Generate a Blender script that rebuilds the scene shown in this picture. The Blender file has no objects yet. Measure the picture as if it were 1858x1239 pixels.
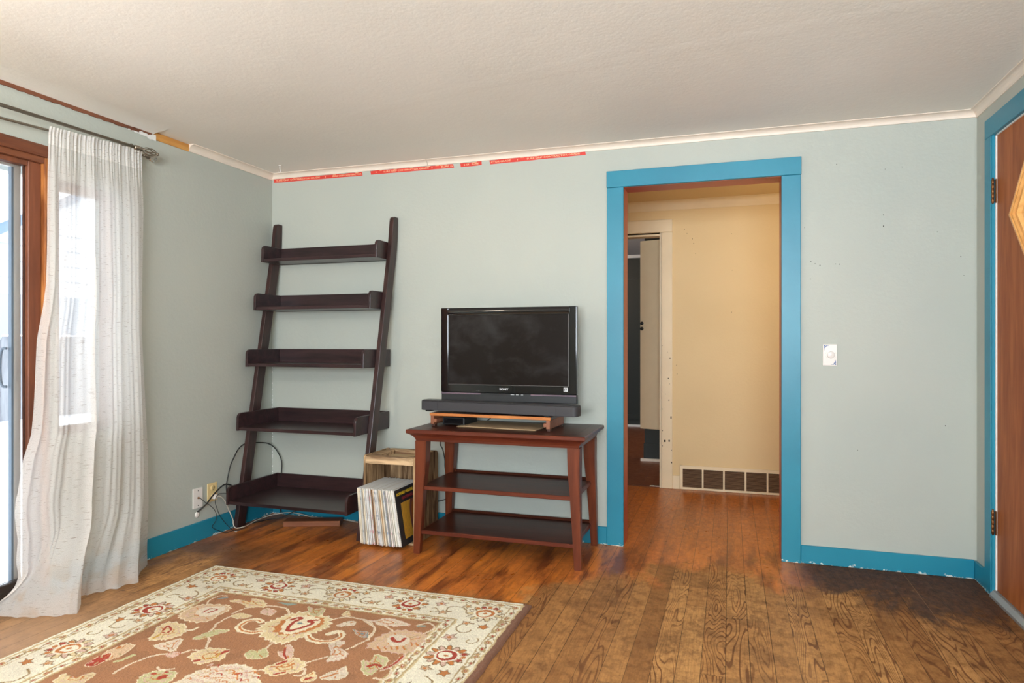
import bpy, bmesh, math, random
import numpy as np
from mathutils import Vector, Matrix
random.seed(7)
S = bpy.context.scene
COL = S.collection
PI = math.pi

# ---------------------------------------------------------------- camera, world, lights
CAMX, CAMY, CAMZ, YAW, FPX = 2.9377, -3.8087, 1.1553, 0.3138, 1217.57
cd = bpy.data.cameras.new('camera'); cam = bpy.data.objects.new('camera', cd); COL.objects.link(cam)
cam.location = (CAMX, CAMY, CAMZ); cam.rotation_euler = (PI/2, 0, YAW)
cd.sensor_width = 36; cd.sensor_fit = 'HORIZONTAL'; cd.lens = FPX/1858*36; cd.clip_start = .02
S.camera = cam

W = bpy.data.worlds.new('overcast'); S.world = W; W.use_nodes = True
wb = W.node_tree.nodes['Background']
wb.inputs[0].default_value = (.86, .93, 1.0, 1); wb.inputs[1].default_value = 2.3

def area(name, loc, rot, sx, sy, power, color, portal=False):
    l = bpy.data.lights.new(name, 'AREA'); l.shape = 'RECTANGLE'; l.size = sx; l.size_y = sy
    l.energy = power; l.color = color
    if portal: l.cycles.is_portal = True
    o = bpy.data.objects.new(name, l); COL.objects.link(o); o.location = loc; o.rotation_euler = rot
    return o
# daylight through the patio door (portal for the sky) plus an unseen fill light added at the rear wall
area('sky_portal', (-.12, -2.5, 1.03), (0, -PI/2, 0), 1.9, 1.85, 1, (1, 1, 1), True)
area('sky_portal_small', (-.12, -1.36, 1.31), (0, -PI/2, 0), 1.2, .32, 1, (1, 1, 1), True)
area('rear_fill_light', (2.85, -5.74, 1.45), (PI/2+math.radians(48), 0, math.radians(14)), 2.0, 1.35, 218, (.84, .93, 1.0))
def point(name, loc, power, color, r):
    l = bpy.data.lights.new(name, 'POINT'); l.energy = power; l.color = color; l.shadow_soft_size = r
    o = bpy.data.objects.new(name, l); COL.objects.link(o); o.location = loc; return o
point('room_ceiling_bulb', (.62, -3.1, 1.9), 20, (1.0, .86, .70), .09)
point('hall_bulb', (3.7, .55, 1.75), 8.5, (1.0, .83, .55), .07)
point('far_room_bulb', (1.0, 3.6, 2.1), 16, (1.0, .72, .48), .08)

vs = S.view_settings
S.display_settings.display_device = 'sRGB'
vs.view_transform = 'Standard'; vs.look = 'None'; vs.gamma = 1; vs.exposure = 0.66; vs.use_curve_mapping = False

# ---------------------------------------------------------------- materials
def srgb(r, g, b):
    f = lambda c: (c/255/12.92) if c/255 <= .04045 else ((c/255+.055)/1.055)**2.4
    return (f(r), f(g), f(b), 1)

class NT:
    def __init__(s, name, rough=.5, metal=0, spec=.5):
        s.m = bpy.data.materials.new(name); s.m.use_nodes = True
        s.t = s.m.node_tree; s.b = s.t.nodes['Principled BSDF']
        s.b.inputs['Roughness'].default_value = rough; s.b.inputs['Metallic'].default_value = metal
        s.b.inputs['Specular IOR Level'].default_value = spec
        s._co = None
    def n(s, typ, **kw):
        x = s.t.nodes.new(typ)
        for k, v in kw.items(): setattr(x, k, v)
        return x
    def lk(s, a, b): s.t.links.new(a, b)
    def setin(s, sock, v):
        if hasattr(v, 'is_linked') or isinstance(v, bpy.types.NodeSocket): s.lk(v, sock)
        else: sock.default_value = v
    def pos(s):
        if s._co is None: s._co = s.n('ShaderNodeNewGeometry').outputs['Position']
        return s._co
    def obj(s): return s.n('ShaderNodeTexCoord').outputs['Object']
    def xyz(s, v):
        x = s.n('ShaderNodeSeparateXYZ'); s.lk(v, x.inputs[0]); return x.outputs
    def cmb(s, x, y, z):
        c = s.n('ShaderNodeCombineXYZ')
        for i, v in enumerate((x, y, z)): s.setin(c.inputs[i], v)
        return c.outputs[0]
    def ma(s, op, a, b=0.0, c=0.0, clamp=False):
        x = s.n('ShaderNodeMath', operation=op, use_clamp=clamp)
        s.setin(x.inputs[0], a); s.setin(x.inputs[1], b)
        if op in ('MULTIPLY_ADD', 'COMPARE', 'SMOOTH_MIN'): s.setin(x.inputs[2], c)
        return x.outputs[0]
    def mr(s, v, a, b, c=0.0, d=1.0, smooth=False):
        x = s.n('ShaderNodeMapRange'); x.clamp = True
        if smooth: x.interpolation_type = 'SMOOTHSTEP'
        s.setin(x.inputs[0], v); s.setin(x.inputs[1], a); s.setin(x.inputs[2], b); s.setin(x.inputs[3], c); s.setin(x.inputs[4], d)
        return x.outputs[0]
    def noise(s, v, scale, det=3, rough=.5, dist=0.0, out=0):
        x = s.n('ShaderNodeTexNoise'); s.setin(x.inputs['Vector'], v); x.inputs['Scale'].default_value = scale
        x.inputs['Detail'].default_value = det; x.inputs['Roughness'].default_value = rough; x.inputs['Distortion'].default_value = dist
        return x.outputs[out]
    def white(s, v):
        x = s.n('ShaderNodeTexWhiteNoise', noise_dimensions='3D'); s.lk(v, x.inputs['Vector']); return x.outputs['Value'], x.outputs['Color']
    def vm(s, v, sx, sy, sz, off=(0, 0, 0)):
        x = s.n('ShaderNodeMapping'); s.setin(x.inputs[0], v)
        x.inputs['Scale'].default_value = (sx, sy, sz); x.inputs['Location'].default_value = off
        return x.outputs[0]
    def mix(s, f, a, b):
        x = s.n('ShaderNodeMix', data_type='RGBA'); s.setin(x.inputs[0], f)
        s.setin(x.inputs[6], a); s.setin(x.inputs[7], b); return x.outputs[2]
    def base(s, c): s.setin(s.b.inputs['Base Color'], c)
    def rough(s, r): s.setin(s.b.inputs['Roughness'], r)
    def bump(s, h, strength=.2, dist=.002):
        x = s.n('ShaderNodeBump'); x.inputs['Strength'].default_value = strength; x.inputs['Distance'].default_value = dist
        s.lk(h, x.inputs['Height']); s.lk(x.outputs[0], s.b.inputs['Normal'])
    def done(s): return s.m

def plain(name, col, rough=.5, metal=0, spec=.5, bs=0, bstr=.2, var=0.0, bd=.001):
    k = NT(name, rough, metal, spec)
    if var:
        f = k.noise(k.obj(), 6, 4)
        k.base(k.mix(k.mr(f, .35, .65), tuple(c*(1-var) for c in col[:3])+(1,), tuple(min(1, c*(1+var)) for c in col[:3])+(1,)))
    else: k.base(col)
    if bs: k.bump(k.noise(k.obj(), bs, 3), bstr, bd)
    return k.done()

def wallpaint(name, col, dark, rough=.55):
    k = NT(name, rough, 0, .35)
    p = k.pos()
    f = k.noise(p, .9, 3)
    k.base(k.mix(k.mr(f, .35, .7), col, dark))
    a = k.noise(p, 55, 4, .6); b = k.noise(p, 9, 3)
    k.bump(k.ma('ADD', a, k.ma('MULTIPLY', b, 1.2)), .35, .003)
    return k.done()

def woodmat(name, c1, c2, axis='x', scale=1.0, rough=.35, spec=.5, contrast=1.0, fine=60):
    k = NT(name, rough, 0, spec)
    o = k.obj()
    st = {'x': (1.5, 14, 14), 'y': (14, 1.5, 14), 'z': (14, 14, 1.5)}[axis]
    v = k.vm(o, *[q*scale for q in st])
    f = k.noise(v, 1.6, 5, .6, .6)
    g = k.noise(k.vm(o, *[q*scale*fine/14 for q in st]), 1, 2)
    f2 = k.ma('ADD', k.ma('MULTIPLY', f, .8), k.ma('MULTIPLY', g, .2))
    lo = .5-.16/contrast; hi = .5+.16/contrast
    k.base(k.mix(k.mr(f2, lo, hi), c1, c2))
    k.bump(g, .08, .001)
    return k.done()

def tealpaint(name, chips=True):
    k = NT(name, .38, 0, .5)
    p = k.pos(); z = k.xyz(p)[2]
    base = k.mix(k.mr(k.noise(p, 1.4, 3), .35, .65), srgb(34, 134, 158), srgb(22, 122, 148))
    if chips:
        n = k.noise(k.vm(p, 1, 1, 1.6), 38, 4, .65)
        thr = k.mr(z, 0.0, .035, .50, .86)
        chip = k.ma('GREATER_THAN', n, thr)
        base = k.mix(chip, base, srgb(214, 220, 214))
    k.base(base)
    k.bump(k.noise(p, 40, 3), .15, .002)
    return k.done()

MT = {}
MT['wall'] = wallpaint('sage_wall_paint', srgb(182, 184, 174), srgb(173, 178, 170))
MT['ceiling'] = wallpaint('cream_ceiling_paint', srgb(240, 236, 229), srgb(234, 230, 222), .5)
MT['hallwall'] = wallpaint('cream_hall_paint', srgb(222, 198, 152), srgb(212, 188, 142))
MT['cream'] = plain('cream_trim_paint', srgb(228, 214, 199), .45, bs=30, var=.03)
MT['hallcream'] = plain('cream_hall_trim_paint', srgb(226, 208, 174), .45, bs=30, var=.03)
MT['teal'] = tealpaint('teal_trim_paint')
MT['brick'] = plain('brick_red_jamb_paint', srgb(172, 82, 66), .4, var=.06)
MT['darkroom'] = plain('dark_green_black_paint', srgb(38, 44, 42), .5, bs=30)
MT['greyceil'] = plain('grey_ceiling_paint', srgb(150, 146, 142), .6)
MT['whitepaint'] = plain('white_paint', srgb(226, 224, 220), .45)
MT['esp'] = woodmat('espresso_stained_wood', srgb(30, 17, 18), srgb(62, 38, 38), 'x', 1.2, .30, .5)
MT['espz'] = woodmat('espresso_stained_wood_upright', srgb(32, 18, 18), srgb(68, 40, 36), 'z', 1.2, .32, .5)
MT['cherry'] = woodmat('red_brown_cherry_wood', srgb(84, 38, 22), srgb(118, 58, 34), 'z', .8, .34, .3)
MT['cherryx'] = woodmat('red_brown_cherry_wood_rail', srgb(78, 34, 24), srgb(110, 52, 34), 'x', .8, .3, .35)
MT['cherrytop'] = woodmat('dark_polished_wood', srgb(50, 23, 15), srgb(78, 38, 25), 'x', .8, .3, .12)
MT['crate'] = woodmat('weathered_crate_wood', srgb(92, 66, 44), srgb(184, 150, 112), 'z', 1.4, .8, .2, 1.5, 50)
MT['cratex'] = woodmat('weathered_crate_wood_flat', srgb(112, 82, 58), srgb(214, 182, 142), 'x', 1.5, .8, .2, 1.6, 50)
MT['cratein'] = woodmat('worn_crate_board', srgb(178, 150, 112), srgb(206, 182, 144), 'x', .6, .8, .2)
MT['doorwood'] = woodmat('brown_door_veneer', srgb(138, 72, 32), srgb(178, 104, 54), 'z', .9, .5, .2, 1.0, 70)
MT['framewood'] = woodmat('brown_stained_frame_wood', srgb(92, 52, 36), srgb(128, 76, 52), 'z', .7, .5, .3, 1.2)
MT['framewoody'] = woodmat('brown_stained_head_wood', srgb(92, 52, 36), srgb(138, 84, 56), 'y', .7, .5, .3, 1.2)
MT['wornwood'] = woodmat('worn_orange_wood', srgb(120, 66, 30), srgb(192, 124, 66), 'z', 1.0, .6, .3, 1.4)
MT['pine'] = woodmat('golden_pine', srgb(206, 146, 78), srgb(232, 180, 112), 'y', 1.0, .35, .5)
MT['barewood'] = woodmat('bare_orange_board', srgb(186, 128, 66), srgb(216, 162, 92), 'y', 1, .7, .2)
MT['brownedge'] = plain('torn_brown_edge', srgb(112, 66, 44), .9, bs=60, bstr=.8, var=.25)
MT['block'] = woodmat('orange_brown_board', srgb(116, 64, 36), srgb(150, 88, 52), 'x', 1, .55)
MT['riser'] = woodmat('orange_front_edge_wood', srgb(176, 100, 46), srgb(206, 132, 70), 'x', 1, .4)
MT['riserdark'] = woodmat('dark_riser_board', srgb(58, 36, 30), srgb(84, 52, 42), 'x', 1, .35)
MT['riserleg'] = woodmat('brown_riser_foot', srgb(128, 76, 52), srgb(150, 94, 66), 'z', 1, .45)
MT['blackgloss'] = plain('glossy_black_plastic', (.006, .006, .007, 1), .07, 0, .6)
MT['blackmat'] = plain('matte_black_plastic', (.014, .014, .015, 1), .45)
MT['black'] = plain('black_rubber', (.012, .012, .012, 1), .5)
MT['bar'] = plain('charcoal_grille_cloth', srgb(56, 54, 57), .62, bs=700, bstr=.3)
MT['bartop'] = plain('charcoal_plastic', srgb(46, 45, 47), .38)
MT['silver'] = plain('violet_grey_strip', srgb(140, 122, 136), .25, .6)
MT['lettering'] = plain('white_print', srgb(226, 226, 226), .5)
MT['sticker'] = plain('white_sticker', srgb(196, 196, 196), .5)
MT['envelope'] = plain('tan_cardboard', srgb(196, 166, 128), .7, bs=40)
MT['steel'] = plain('brushed_nickel', srgb(150, 140, 126), .3, .9)
MT['bronze'] = plain('aged_bronze', srgb(128, 88, 54), .38, .85, var=.2)
MT['alu'] = plain('grey_aluminium', srgb(168, 166, 164), .45, .6)
MT['alublue'] = plain('blue_grey_screen_frame', srgb(120, 138, 156), .5)
MT['ivory'] = plain('almond_plastic', srgb(222, 196, 140), .4)
MT['whiteplastic'] = plain('white_plastic', srgb(228, 222, 216), .4)
MT['whitecord'] = plain('cream_white_cord', srgb(198, 190, 176), .5)
MT['porcelain'] = plain('glazed_porcelain', srgb(232, 224, 218), .15)
MT['delft'] = plain('blue_glaze', srgb(58, 92, 150), .15)
MT['gold'] = plain('worn_gold_line', srgb(212, 190, 160), .3)
MT['red'] = plain('red_tape', srgb(214, 62, 52), .45, var=.08)
MT['tapeprint'] = plain('cream_tape_print', srgb(236, 190, 150), .5)
MT['snow'] = plain('snow', srgb(244, 247, 250), .8)
MT['siding'] = plain('white_siding', srgb(232, 236, 240), .6)
MT['bluegrey'] = plain('blue_grey_metal_siding', srgb(168, 180, 192), .5)
MT['fascia'] = plain('blue_grey_fascia', srgb(120, 140, 160), .6)
MT['fence'] = woodmat('weathered_grey_fence_board', srgb(120, 124, 130), srgb(162, 166, 172), 'z', .5, .8, .2)
MT['tree'] = plain('dark_conifer', srgb(78, 86, 88), .9, var=.4, bs=5, bstr=1)
MT['slat'] = plain('brown_shadowed_slat', srgb(128, 100, 74), .6)
MT['grille'] = plain('vent_shade_panel', srgb(52, 34, 26), .8)
MT['mark'] = plain('dark_nail_hole', srgb(48, 40, 34), .8)
MT['caulk'] = plain('white_caulk', srgb(225, 224, 220), .6)
MT['yellow'] = plain('yellow_print', srgb(226, 186, 44), .5)
MT['redprint'] = plain('dull_red_print', srgb(150, 44, 50), .5)
MT['blacksleeve'] = plain('black_card_sleeve', srgb(46, 44, 46), .42)

def glass(name, tint=(1, 1, 1, 1), refl=.07):
    m = bpy.data.materials.new(name); m.use_nodes = True; t = m.node_tree
    t.nodes.remove(t.nodes['Principled BSDF'])
    tr = t.nodes.new('ShaderNodeBsdfTransparent'); tr.inputs[0].default_value = tint
    gl = t.nodes.new('ShaderNodeBsdfGlossy'); gl.inputs['Roughness'].default_value = .02
    fr = t.nodes.new('ShaderNodeFresnel'); fr.inputs[0].default_value = 1.45
    mx = t.nodes.new('ShaderNodeMixShader')
    t.links.new(fr.outputs[0], mx.inputs[0]); t.links.new(tr.outputs[0], mx.inputs[1]); t.links.new(gl.outputs[0], mx.inputs[2])
    t.links.new(mx.outputs[0], t.nodes['Material Output'].inputs[0])
    return m
MT['glass'] = glass('window_glass')
MT['crystal'] = NT('clear_crystal', .03).m
MT['crystal'].node_tree.nodes['Principled BSDF'].inputs['Transmission Weight'].default_value = 1.0

def curtain_mat():
    m = bpy.data.materials.new('sheer_white_slub_cloth'); m.use_nodes = True
    k = NT.__new__(NT); k.m = m; k.t = m.node_tree; k.b = k.t.nodes['Principled BSDF']; k._co = None
    t = k.t
    uv = k.n('ShaderNodeUVMap').outputs[0]
    u, v, _ = k.xyz(uv)
    # slubs: short horizontal dashes where stretched noise peaks
    n1 = k.noise(k.vm(uv, 26, 300, 1), 1, 2, .5)
    dash = k.mr(n1, .635, .67)
    n2 = k.noise(k.vm(uv, 16, 240, 1, (7, 3, 0)), 1, 2, .5)
    dashl = k.mr(n2, .64, .68)
    stain = k.ma('MULTIPLY', k.mr(k.noise(k.vm(uv, 7, 9, 1), 1, 3), .50, .62), k.mr(v, .26, .10))
    col = k.mix(k.ma('MULTIPLY', dash, .75), srgb(243, 240, 237), srgb(128, 114, 102))
    col = k.mix(k.ma('MULTIPLY', dashl, .5), col, srgb(252, 248, 240))
    col = k.mix(k.ma('MULTIPLY', stain, .35), col, srgb(226, 190, 148))
    weave = k.noise(k.vm(uv, 500, 500, 1), 1, 1)
    df = k.n('ShaderNodeBsdfDiffuse'); k.lk(col, df.inputs[0])
    tl = k.n('ShaderNodeBsdfTranslucent'); k.lk(col, tl.inputs[0])
    tp = k.n('ShaderNodeBsdfTransparent')
    m1 = k.n('ShaderNodeMixShader'); m1.inputs[0].default_value = .48
    k.lk(df.outputs[0], m1.inputs[1]); k.lk(tl.outputs[0], m1.inputs[2])
    m2 = k.n('ShaderNodeMixShader')
    open_ = k.mr(weave, .3, .7, .20, .42)
    open_ = k.ma('MULTIPLY', open_, k.mr(v, 2.03, 2.025, .35, 1.0))
    k.lk(k.ma('MULTIPLY', open_, k.ma('SUBTRACT', 1.0, dash)), m2.inputs[0])
    k.lk(m1.outputs[0], m2.inputs[1]); k.lk(tp.outputs[0], m2.inputs[2])
    k.lk(m2.outputs[0], t.nodes['Material Output'].inputs[0])
    t.nodes.remove(k.b)
    return m
MT['curtain'] = curtain_mat()

def floor_mat():
    k = NT('worn_fir_floor_boards', .4, 0, .5)
    p = k.pos(); x, y, z = k.xyz(p)
    bw = .0835
    xb = k.ma('DIVIDE', x, bw)
    bid = k.ma('FLOOR', xb); fx = k.ma('FRACT', xb)
    r1, _ = k.white(k.cmb(bid, 3.3, 1.7))
    yl = k.ma('ADD', k.ma('DIVIDE', y, 1.7), k.ma('MULTIPLY', r1, 7.0))
    jid = k.ma('FLOOR', yl); fy = k.ma('FRACT', yl)
    rv, rc = k.white(k.cmb(bid, jid, 5.1))
    r = k.xyz(rc)
    # cathedral grain: contours of a field stretched along the board
    ox = k.ma('MULTIPLY', r[0], 40); oy = k.ma('MULTIPLY', r[1], 60)
    gv = k.cmb(k.ma('ADD', k.ma('MULTIPLY', x, 9.5), ox), k.ma('ADD', k.ma('MULTIPLY', y, 1.25), oy), r[2])
    fld = k.noise(gv, 1, 1.6, .5, .22)
    rings = k.ma('ABSOLUTE', k.ma('SINE', k.ma('MULTIPLY', fld, k.mr(r[2], 0, 1, 38, 78))))
    rings = k.mr(rings, .25, .5)
    # straight fine grain for the other boards
    fg = k.noise(k.cmb(k.ma('MULTIPLY', x, 190), k.ma('ADD', k.ma('MULTIPLY', y, 5), oy), r[1]), 1, 3, .6)
    fig = k.mr(rv, .30, .55, .10, 1.0)          # how figured this board is
    patch = k.mr(k.noise(k.cmb(k.ma('MULTIPLY', x, 5), k.ma('MULTIPLY', y, 1.6), 2.0), 1.2, 2), .36, .5, .45, 1.0)
    fig = k.ma('MULTIPLY', fig, patch)
    tan_l = k.mix(r[1], srgb(208, 154, 94), srgb(186, 130, 74))
    tan_d = k.mix(r[0], srgb(116, 66, 34), srgb(96, 52, 28))
    ring_f = k.ma('MULTIPLY', k.ma('SUBTRACT', 1.0, rings), fig)
    worn = k.mix(k.ma('MULTIPLY', ring_f, .8), tan_l, tan_d)
    worn = k.mix(k.mr(fg, .38, .72, 0, .30), worn, srgb(110, 70, 40))
    grime = k.noise(k.vm(p, 1, 1, 1), 13, 8, .78)
    grime2 = k.noise(k.vm(p, 5, 2.6, 1), 7.0, 7, .8)
    cloud = k.noise(p, 3.2, 5, .7)
    worn = k.mix(k.mr(k.ma('ADD', k.ma('MULTIPLY', grime, .5), k.ma('MULTIPLY', grime2, .5)), .46, .58, 0, .55), worn, srgb(98, 60, 32))
    worn = k.mix(k.mr(cloud, .5, .62, 0, .34), worn, srgb(92, 58, 34))
    worn = k.mix(k.mr(r[1], .35, 1, 0, .42), worn, srgb(112, 72, 40))
    # remaining varnish near the back wall and through the doorway
    n = k.noise(k.vm(p, 1.6, .8, 1), 2.1, 6, .68, .6)
    edge = k.ma('ADD', y, k.ma('MULTIPLY', k.ma('SUBTRACT', n, .5), 1.5))
    lim = k.mr(x, 1.9, 2.7, -1.02, -.30, True)
    lim2 = k.mr(x, 3.0, 3.5, -1.0, -.50, True)
    vm_ = k.mr(k.ma('SUBTRACT', edge, k.ma('ADD', lim, k.mr(x, 3.1, 3.5, 0, -.22, True))), -.09, .12)
    vl = k.mix(k.mr(grime2, .35, .65), srgb(222, 134, 62), srgb(178, 96, 42))
    vl = k.mix(k.mr(k.noise(k.vm(p, 7, 1.4, 1), 1.3, 5, .6), .44, .60), vl, srgb(124, 64, 32))
    vl = k.mix(k.mr(rv, .5, 1.0, 0, .4), vl, srgb(150, 86, 36))
    vl = k.mix(k.mr(k.noise(k.vm(p, 9, 1.2, 1, (3, 9, 0)), 1.1, 5, .65), .50, .62, 0, .8), vl, srgb(226, 136, 54))
    # towards the slider and the front door the finish is darker brown
    dk = k.mix(k.mr(grime2, .38, .62), srgb(104, 66, 40), srgb(56, 34, 22))
    left = k.mr(x, .95, .35, 0, .85, True)
    vl = k.mix(k.ma('MULTIPLY', left, k.mr(y, -.45, -.75)), vl, k.mix(k.mr(grime, .4, .6), srgb(128, 88, 58), srgb(92, 58, 36)))
    right = k.mr(x, 3.15, 3.4, 0, 1, True)
    vl = k.mix(k.ma('MULTIPLY', right, k.mr(y, .25, .0)), vl, dk)
    hall = k.mr(y, -.25, .3, 0, .75)
    gold = k.mix(k.mr(grime2, .36, .62), srgb(204, 130, 58), srgb(152, 86, 38))
    gold = k.mix(k.ma('MULTIPLY', ring_f, .45), gold, srgb(110, 58, 24))
    vl = k.mix(k.ma('MULTIPLY', hall, k.ma('SUBTRACT', 1.0, k.ma('MULTIPLY', right, k.mr(y, .25, .0)))), vl, gold)
    col = k.mix(vm_, worn, vl)
    # daylight sheen by the patio door, painted in as a paler tint
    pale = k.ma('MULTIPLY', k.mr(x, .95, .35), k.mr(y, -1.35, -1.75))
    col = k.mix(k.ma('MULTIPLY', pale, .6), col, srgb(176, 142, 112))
    far = k.mr(y, 1.60, 1.64)
    col = k.mix(far, col, k.mix(k.mr(grime, .3, .7), srgb(120, 62, 24), srgb(84, 40, 16)))
    # right strip by the front door
    rs = k.ma('MULTIPLY', k.mr(x, 3.55, 4.0), k.mr(k.noise(p, 3, 5, .7), .35, .6))
    col = k.mix(k.ma('MULTIPLY', rs, .55), col, dk)
    # gaps
    gap = k.ma('MAXIMUM', k.ma('LESS_THAN', fx, k.mr(r1, 0, 1, .012, .03)), k.ma('GREATER_THAN', fx, .993))
    gend = k.ma('LESS_THAN', fy, .0014)
    gapa = k.ma('MAXIMUM', gap, gend)
    lightgap = k.ma('MULTIPLY', k.ma('GREATER_THAN', r1, .8), k.mr(x, 3.3, 3.4))
    col = k.mix(k.ma('MULTIPLY', gapa, .7), col, k.mix(lightgap, srgb(34, 20, 12), srgb(156, 116, 74)))
    k.base(col)
    rg = k.mr(vm_, 0, 1, .56, .30)
    rg = k.ma('ADD', rg, k.mr(grime, .3, .7, -.06, .10))
    k.rough(rg)
    dry = k.ma('MULTIPLY', right, k.mr(y, .25, .0))
    k.rough(k.ma('ADD', rg, k.ma('MULTIPLY', dry, .22)))
    k.setin(k.b.inputs['Specular IOR Level'], k.ma('SUBTRACT', .42, k.ma('MULTIPLY', dry, .26)))
    h = k.ma('SUBTRACT', k.ma('MULTIPLY', fg, .3), k.ma('MULTIPLY', gapa, 1.5))
    h = k.ma('ADD', h, k.ma('MULTIPLY', k.noise(k.cmb(k.ma('MULTIPLY', bid, 3.1), k.ma('MULTIPLY', y, .8), 0.0), 1, 1), .8))
    k.bump(h, .35, .002)
    return k.done()
MT['floor'] = floor_mat()

def rug_mat():
    k = NT('hand_tufted_wool_pile', .95, 0, .1)
    a = k.n('ShaderNodeAttribute'); a.attribute_name = 'pile'
    p = k.pos()
    f = k.noise(p, 260, 3, .7); g = k.noise(p, 5, 4)
    shade = k.mix(k.mr(f, .3, .7), (.82, .82, .82, 1), (1, 1, 1, 1))
    mul = k.n('ShaderNodeMix', data_type='RGBA', blend_type='MULTIPLY'); mul.inputs[0].default_value = 1
    k.lk(a.outputs['Color'], mul.inputs[6]); k.lk(shade, mul.inputs[7])
    k.base(k.mix(k.mr(g, .45, .75, 0, .22), mul.outputs[2], srgb(120, 84, 60)))
    k.b.inputs['Sheen Weight'].default_value = .08
    k.bump(f, .8, .004)
    return k.done()
MT['rug'] = rug_mat()

# ---------------------------------------------------------------- mesh helpers
def bmnew(): return bmesh.new()
def box(bm, x0, x1, y0, y1, z0, z1, bev=0.0, seg=2):
    r = bmesh.ops.create_cube(bm, size=1)
    vs_ = r['verts']
    for v in vs_:
        v.co = Vector(((x0+x1)/2+v.co.x*(x1-x0), (y0+y1)/2+v.co.y*(y1-y0), (z0+z1)/2+v.co.z*(z1-z0)))
    if bev > 0:
        es = list({e for v in vs_ for e in v.link_edges})
        bmesh.ops.bevel(bm, geom=es, offset=bev, segments=seg, affect='EDGES', profile=.5)
def prism(bm, pts, axis, a, b, bev=0.0, seg=2):
    """extrude a 2D outline along an axis; pts are the two other coordinates in order"""
    def mk(p, t):
        if axis == 'x': return (t, p[0], p[1])
        if axis == 'y': return (p[0], t, p[1])
        return (p[0], p[1], t)
    va = [bm.verts.new(mk(p, a)) for p in pts]; vb = [bm.verts.new(mk(p, b)) for p in pts]
    fs = [bm.faces.new(va[::-1]), bm.faces.new(vb)]
    n = len(pts)
    for i in range(n): fs.append(bm.faces.new((va[i], va[(i+1) % n], vb[(i+1) % n], vb[i])))
    bmesh.ops.recalc_face_normals(bm, faces=fs)
    if bev:
        es = list(set(fs[0].edges) | set(fs[1].edges))
        bmesh.ops.bevel(bm, geom=es, offset=bev, segments=seg, affect='EDGES', profile=.5)
def smoothpath(P, n=8):
    P = [Vector(p) for p in P]; out = []
    for i in range(len(P)-1):
        a = P[max(i-1, 0)]; b = P[i]; c = P[i+1]; d = P[min(i+2, len(P)-1)]
        for j in range(n):
            t = j/n
            out.append(.5*((2*b)+(-a+c)*t+(2*a-5*b+4*c-d)*t*t+(-a+3*b-3*c+d)*t**3))
    out.append(P[-1]); return out
def tube(bm, P, r, sides=10, cap=True):
    P = [Vector(p) for p in P]; rings = []
    up = Vector((0, 0, 1)); prev = None
    for i, p in enumerate(P):
        d = (P[min(i+1, len(P)-1)]-P[max(i-1, 0)]).normalized()
        if prev is None:
            a = d.cross(up)
            if a.length < .05: a = d.cross(Vector((1, 0, 0)))
        else: a = prev-d*prev.dot(d)
        a.normalize(); b = d.cross(a); prev = a
        rr = r(i/(len(P)-1)) if callable(r) else r
        rings.append([bm.verts.new(p+a*math.cos(2*PI*j/sides)*rr+b*math.sin(2*PI*j/sides)*rr) for j in range(sides)])
    for i in range(len(rings)-1):
        for j in range(sides):
            f = bm.faces.new((rings[i][j], rings[i][(j+1) % sides], rings[i+1][(j+1) % sides], rings[i+1][j])); f.smooth = True
    if cap:
        bm.faces.new(rings[0][::-1]); bm.faces.new(rings[-1])
def lathe(bm, prof, origin, axis='z', sides=20):
    """profile (radius, along) turned about an axis through origin"""
    o = Vector(origin); rings = []
    for r, h in prof:
        ring = []
        for j in range(sides):
            c, s_ = math.cos(2*PI*j/sides)*r, math.sin(2*PI*j/sides)*r
            v = {'z': (c, s_, h), 'x': (h, c, s_), 'y': (c, h, s_)}[axis]
            ring.append(bm.verts.new(o+Vector(v)))
        rings.append(ring)
    fs = []
    for i in range(len(rings)-1):
        for j in range(sides):
            f = bm.faces.new((rings[i][j], rings[i][(j+1) % sides], rings[i+1][(j+1) % sides], rings[i+1][j])); f.smooth = True; fs.append(f)
    fs.append(bm.faces.new(rings[0][::-1])); fs.append(bm.faces.new(rings[-1]))
    bmesh.ops.recalc_face_normals(bm, faces=fs)
def wloc(parent):
    v = Vector((0, 0, 0)); p = parent
    while p is not None: v += p.location; p = p.parent
    return v
def obj(name, bm, mat, parent=None, local=False, origin=None):
    """one mesh object; coordinates are world unless local"""
    me = bpy.data.meshes.new(name)
    off = Vector((0, 0, 0))
    if parent is not None and not local: off = wloc(parent)
    if parent is None and origin is not None: off = Vector(origin)
    if off.length: bmesh.ops.translate(bm, verts=bm.verts, vec=-off)
    bm.to_mesh(me); bm.free()
    o = bpy.data.objects.new(name, me); COL.objects.link(o)
    if mat is not None: me.materials.append(mat)
    if parent is not None: o.parent = parent
    elif origin is not None: o.location = origin
    return o
def tag(o, label=None, cat=None, group=None, kind=None):
    if label: o['label'] = label
    if cat: o['category'] = cat
    if group: o['group'] = group
    if kind: o['kind'] = kind
    return o
def thing(name, label, cat, loc, rz=0, group=None):
    o = bpy.data.objects.new(name, None); COL.objects.link(o); o.location = loc; o.rotation_euler = (0, 0, rz)
    o.empty_display_size = .1
    return tag(o, label, cat, group)
def struct(name, bm, mat, parent=None, label=None, cat=None, **kw):
    o = obj(name, bm, mat, parent, **kw)
    if parent is None: o['kind'] = 'structure'
    return tag(o, label, cat)
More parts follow.
